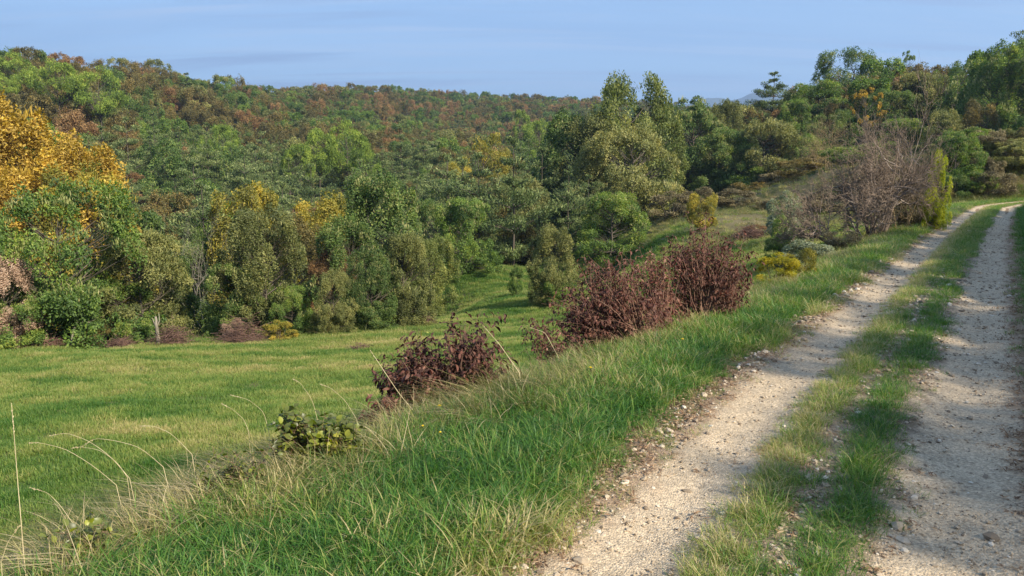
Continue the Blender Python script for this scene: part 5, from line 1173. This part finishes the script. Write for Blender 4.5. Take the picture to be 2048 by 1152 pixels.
leafy_shrub('shrub', 5, 9.4, [(1280, 520, 34), (1325, 520, 30), (1310, 570, 38), (1330, 610, 36)], [1310, 1330], 'thin purple-brown sprays joining the two taller shrubs', 'shrub', DG, n_stems=110, per=7, size=.058, parts=80)
leafy_shrub('shrub', 6, 8.2, [(1075, 665, 30), (1110, 690, 30), (1050, 650, 20), (1140, 690, 30)], [1090, 1120], 'low reddish sprays left of the slanting canes, behind the verge', 'shrub', DG, n_stems=40, per=7, size=.06, parts=90)
BL = leaf_shape(4, .78, .5, .25)
leafy_shrub('bramble', 7, 5.0, [(625, 860, 40), (670, 870, 38), (580, 850, 34), (610, 885, 30), (700, 850, 24), (560, 880, 25)], [600, 640, 670], 'bramble with shiny yellow-green leaves in the dry grass of the crest', 'bramble', 'brambles in the dry grass', n_stems=110, per=6, size=.046, shape=BL, mat='bramble', parts=300, leafy=.6, droop=.2, cr=.003)
leafy_shrub('bramble', 8, 3.75, [(150, 1085, 40), (200, 1060, 40), (120, 1060, 30), (250, 1080, 30)], [150, 200], 'bramble sprig with green leaves under long grass, near the picture bottom', 'bramble', 'brambles in the dry grass', n_stems=26, per=4, size=.034, shape=BL, mat='bramble', parts=200, leafy=.7, droop=.2, tint0=.3, cr=.002)
leafy_shrub('bramble', 12, 4.5, [(450, 930, 40), (510, 915, 40), (480, 955, 35), (400, 960, 30)], [450, 490], 'dark low bramble matted under straw left of the shiny yellow-green one', 'bramble', 'brambles in the dry grass', n_stems=60, per=5, size=.026, shape=BL, mat='bramble', parts=250, leafy=.7, droop=.2, tint0=.12, cr=.002)
leafy_shrub('young_shoot', 9, 7.0, [(925, 645, 14)], [925], 'single green-leaved shoot standing at the top of the sprawling shrub', 'shoot', None, n_stems=4, per=4, size=.055, mat='bramble', parts=40, tint0=.15)
leafy_shrub('young_shoot', 10, 7.2, [(835, 668, 12), (815, 680, 10)], [835], 'thin yellowing shoots with few leaves left of the sprawling shrub', 'shoot', None, n_stems=5, per=3, size=.05, mat='bramble', parts=40, tint0=.6)

# tussocks, tall stalks, flowers
TUSS = [tuft_mesh('tussock', 990 + k, 300, .36, .0070, .20, 1.55, segs=5, curl=1.0, tspread=.27, flow=.5) for k in range(3)]
for k, (px, py, w_, lb) in enumerate([(300, 1015, 1.25, 'large arching tussock of straw and green grass near the picture bottom left'), (470, 935, 1.2, 'arching tussock of half dry grass left of the bramble'), (200, 1070, 1.1, 'dark green tussock nearest the lower left corner'), (390, 985, 1.0, 'tussock of bleached straw between two larger ones'),
                                      (560, 905, .9, 'flattened straw tussock at the foot of the bramble'), (760, 850, .95, 'straw tussock right of the bramble'), (850, 795, .9, 'straw tussock under the sprawling purple-brown shrub'), (960, 760, .85, 'yellow-green tussock right of the sprawling shrub'),
                                      (1120, 712, .8, 'small straw tussock before the slanting canes'), (60, 1110, .9, 'pale grass tussock in the lower left corner'), (700, 900, .8, 'low tussock on the verge beside the bramble')]):
    t = ray_hit(px, py); x_, y_, z_ = at_depth(px, py, t); z_ = gz(x_, y_)
    o = obj('grass_tussock', TUSS[k % 3], (), None, (x_, y_, z_ - .02), (0, -.1, math.pi + .2 + .3 * math.sin(k * 2.1)), (w_ * .95, w_ * .95, w_ * .9)); slots(o, [M['straw']]); tag(o, lb, 'grass tussock', 'tussocks along the crest')


def stalk(pts_px, t0, t1, label, rad=.0016, head=.25):
    P = np.array([at_depth(px, py, t0 + (t1 - t0) * i / (len(pts_px) - 1)) for i, (px, py) in enumerate(pts_px)]); q = np.linspace(0, len(P) - 1, 15); C = np.stack([np.interp(q, np.arange(len(P)), P[:, j]) for j in range(3)], 1)
    C[1:-1] = (C[:-2] + 2 * C[1:-1] + C[2:]) / 4; C[0, 2] = min(C[0, 2], gz(C[0, 0], C[0, 1]) - .01); O = C[0].copy(); C -= O
    e = empty('grass_stalk', tuple(O)); tag(e, label, 'grass stalk', 'tall dry grass stalks'); V, Fq = chain(C, rad, rad * .45, 5); obj('stem', mesh_np('stem', V, [Fq], smooth=True), M['strawstem'], e)
    k0 = int(len(C) * (1 - head)); r = np.random.default_rng(int(abs(pts_px[0][0])) + 3); n_ = 26; f = r.uniform(k0, len(C) - 1, n_); c = np.stack([np.interp(f, np.arange(len(C)), C[:, j]) for j in range(3)], 1); d = unit(C[-1] - C[k0])
    V, Fq = rhombi(c + r.normal(0, .0016, (n_, 3)), d + r.normal(0, .25, (n_, 3)), r.normal(0, 1, (n_, 3)), r.uniform(.008, .016, n_), .0035); obj('seed_head', mesh_np('seed_head', V, [Fq]), M['strawstem'], e)


M['strawstem'] = bark_mat('straw_stem', (.38, .30, .16), (.62, .52, .32), 20)
stalk([(48, 1120), (42, 1040), (35, 960), (29, 880), (23, 808)], 3.5, 3.5, 'tallest straight thin grass stalk at the left picture edge', .0022)
stalk([(250, 985), (189, 933), (132, 898), (79, 885), (57, 886)], 4.2, 4.2, 'dry stalk arching left, lowest of the long arches')
stalk([(275, 975), (220, 911), (176, 881), (132, 865), (99, 872)], 4.3, 4.3, 'dry stalk arching left, topmost at the far left')
stalk([(345, 950), (281, 894), (229, 881), (189, 876), (163, 894)], 4.4, 4.4, 'dry stalk arching left with a drooping tip')
stalk([(395, 920), (343, 867), (308, 852), (279, 852)], 4.6, 4.6, 'short arching dry stalk above the half dry tussock')
stalk([(262, 965), (235, 925), (200, 900), (160, 893), (142, 897)], 4.25, 4.25, 'thin arched stalk inside the bundle of left arches', .0013)
stalk([(540, 870), (527, 823), (497, 799), (461, 790)], 5.2, 5.2, 'dry stalk arching left above the bramble')
stalk([(500, 870), (488, 839), (466, 819), (444, 808)], 5.1, 5.1, 'thin dry stalk left of the bramble')
stalk([(640, 860), (625, 800), (600, 765), (585, 758)], 5.3, 5.3, 'dry stalk rising from behind the bramble')
stalk([(720, 850), (690, 800), (660, 775), (640, 768)], 5.5, 5.5, 'leaning dry stalk between the bramble and the sprawling shrub')
stalk([(155, 1060), (120, 1010), (95, 985), (60, 975)], 3.9, 3.9, 'pale stalk bending left over the lower left tussock')
stalk([(0, 1130), (15, 1085), (40, 1050)], 3.3, 3.3, 'short pale stalk in the lower left corner')
stalk([(1045, 755), (1000, 690), (965, 650)], 6.5, 6.5, 'straight pale stick leaning left through the sprawling shrub', .004, .1)
stalk([(1120, 720), (1090, 665), (1060, 655)], 7.6, 7.6, 'bent pale stick behind the verge, right of the sprawling shrub', .0035, .1)
stalk([(860, 860), (800, 790), (740, 700)], 6.2, 6.2, 'long bare stem leaning left in front of the sprawling shrub', .004, .1)
stalk([(1495, 1060), (1490, 1000), (1488, 960)], 3.9, 3.9, 'thin upright stalk at the left edge of the centre grass', .0012)

m, N, L = new_mat('yellow_petals'); out = N.new('ShaderNodeOutputMaterial'); pp = N.new('ShaderNodeBsdfPrincipled'); pp.inputs['Base Color'].default_value = (.80, .58, .01, 1); pp.inputs['Roughness'].default_value = .6; L.new(pp.outputs[0], out.inputs[0]); M['petal'] = m
for k, (px, py, sz_, lb) in enumerate([(879, 832, .020, 'yellow dandelion-like flower on a tall stem at the top of the verge'), (1181, 750, .022, 'yellow flower low in the verge grass'), (846, 876, .012, 'small orange-yellow bud left of the stemmed flower'), (881, 890, .012, 'small yellow bud below the stemmed flower'), (1365, 688, .02, 'yellow flower on the verge before the slanting canes')]):
    t = ray_hit(px, py + 22); x_, y_, z_ = at_depth(px, py, t); zg = gz(x_, y_); e = empty('flower', (x_, y_, zg)); tag(e, lb, 'flower', 'yellow flowers of the verge'); hgt = max(z_ - zg, .16)
    V, Fq = chain([[0, 0, -.01], [.004, 0, hgt * .5], [0, 0, hgt]], .0015, .0012, 5); obj('stem', mesh_np('stem', V, [Fq], smooth=True), M['bramble'], e)
    a = np.linspace(0, 6.283, 15)[:-1]; d = np.stack([np.cos(a), np.sin(a), .35 + 0 * a], 1); V, Fq = rhombi(np.array([[0, 0, hgt]]) + d * sz_ * .5, d, np.tile([[0, 0, 1.]], (14, 1)) + .01, sz_, sz_ * .35); V2, F2 = rhombi(np.array([[0, 0, hgt + .003]]) + d * [1, 1, 2] * sz_ * .3, d * [1, 1, 2.5], np.tile([[0, 0, 1.]], (14, 1)) + .01, sz_ * .7, sz_ * .3); V, Fs = join([(V, Fq), (V2, F2)]); obj('petals', mesh_np('petals', V, Fs), M['petal'], e)


# ------------------------------------------------------------------ air
def build_haze():
    hz = float(EYE + 900); V = np.array([[x, y, z] for z in (-60, hz) for y in (-16000, 16000) for x in (-16000, 16000)], float)
    Q = np.array([[0, 2, 3, 1], [4, 5, 7, 6], [0, 1, 5, 4], [2, 6, 7, 3], [0, 4, 6, 2], [1, 3, 7, 5]])
    m, N, L = new_mat('air'); out = N.new('ShaderNodeOutputMaterial'); v = N.new('ShaderNodeVolumePrincipled'); v.inputs['Color'].default_value = (.46, .66, 1.0, 1); v.inputs['Density'].default_value = 0.00019; v.inputs['Anisotropy'].default_value = 0.2
    L.new(v.outputs[0], out.inputs['Volume']); tag(obj('haze', mesh_np('haze', V, [Q]), m), kind='stuff')


build_haze()
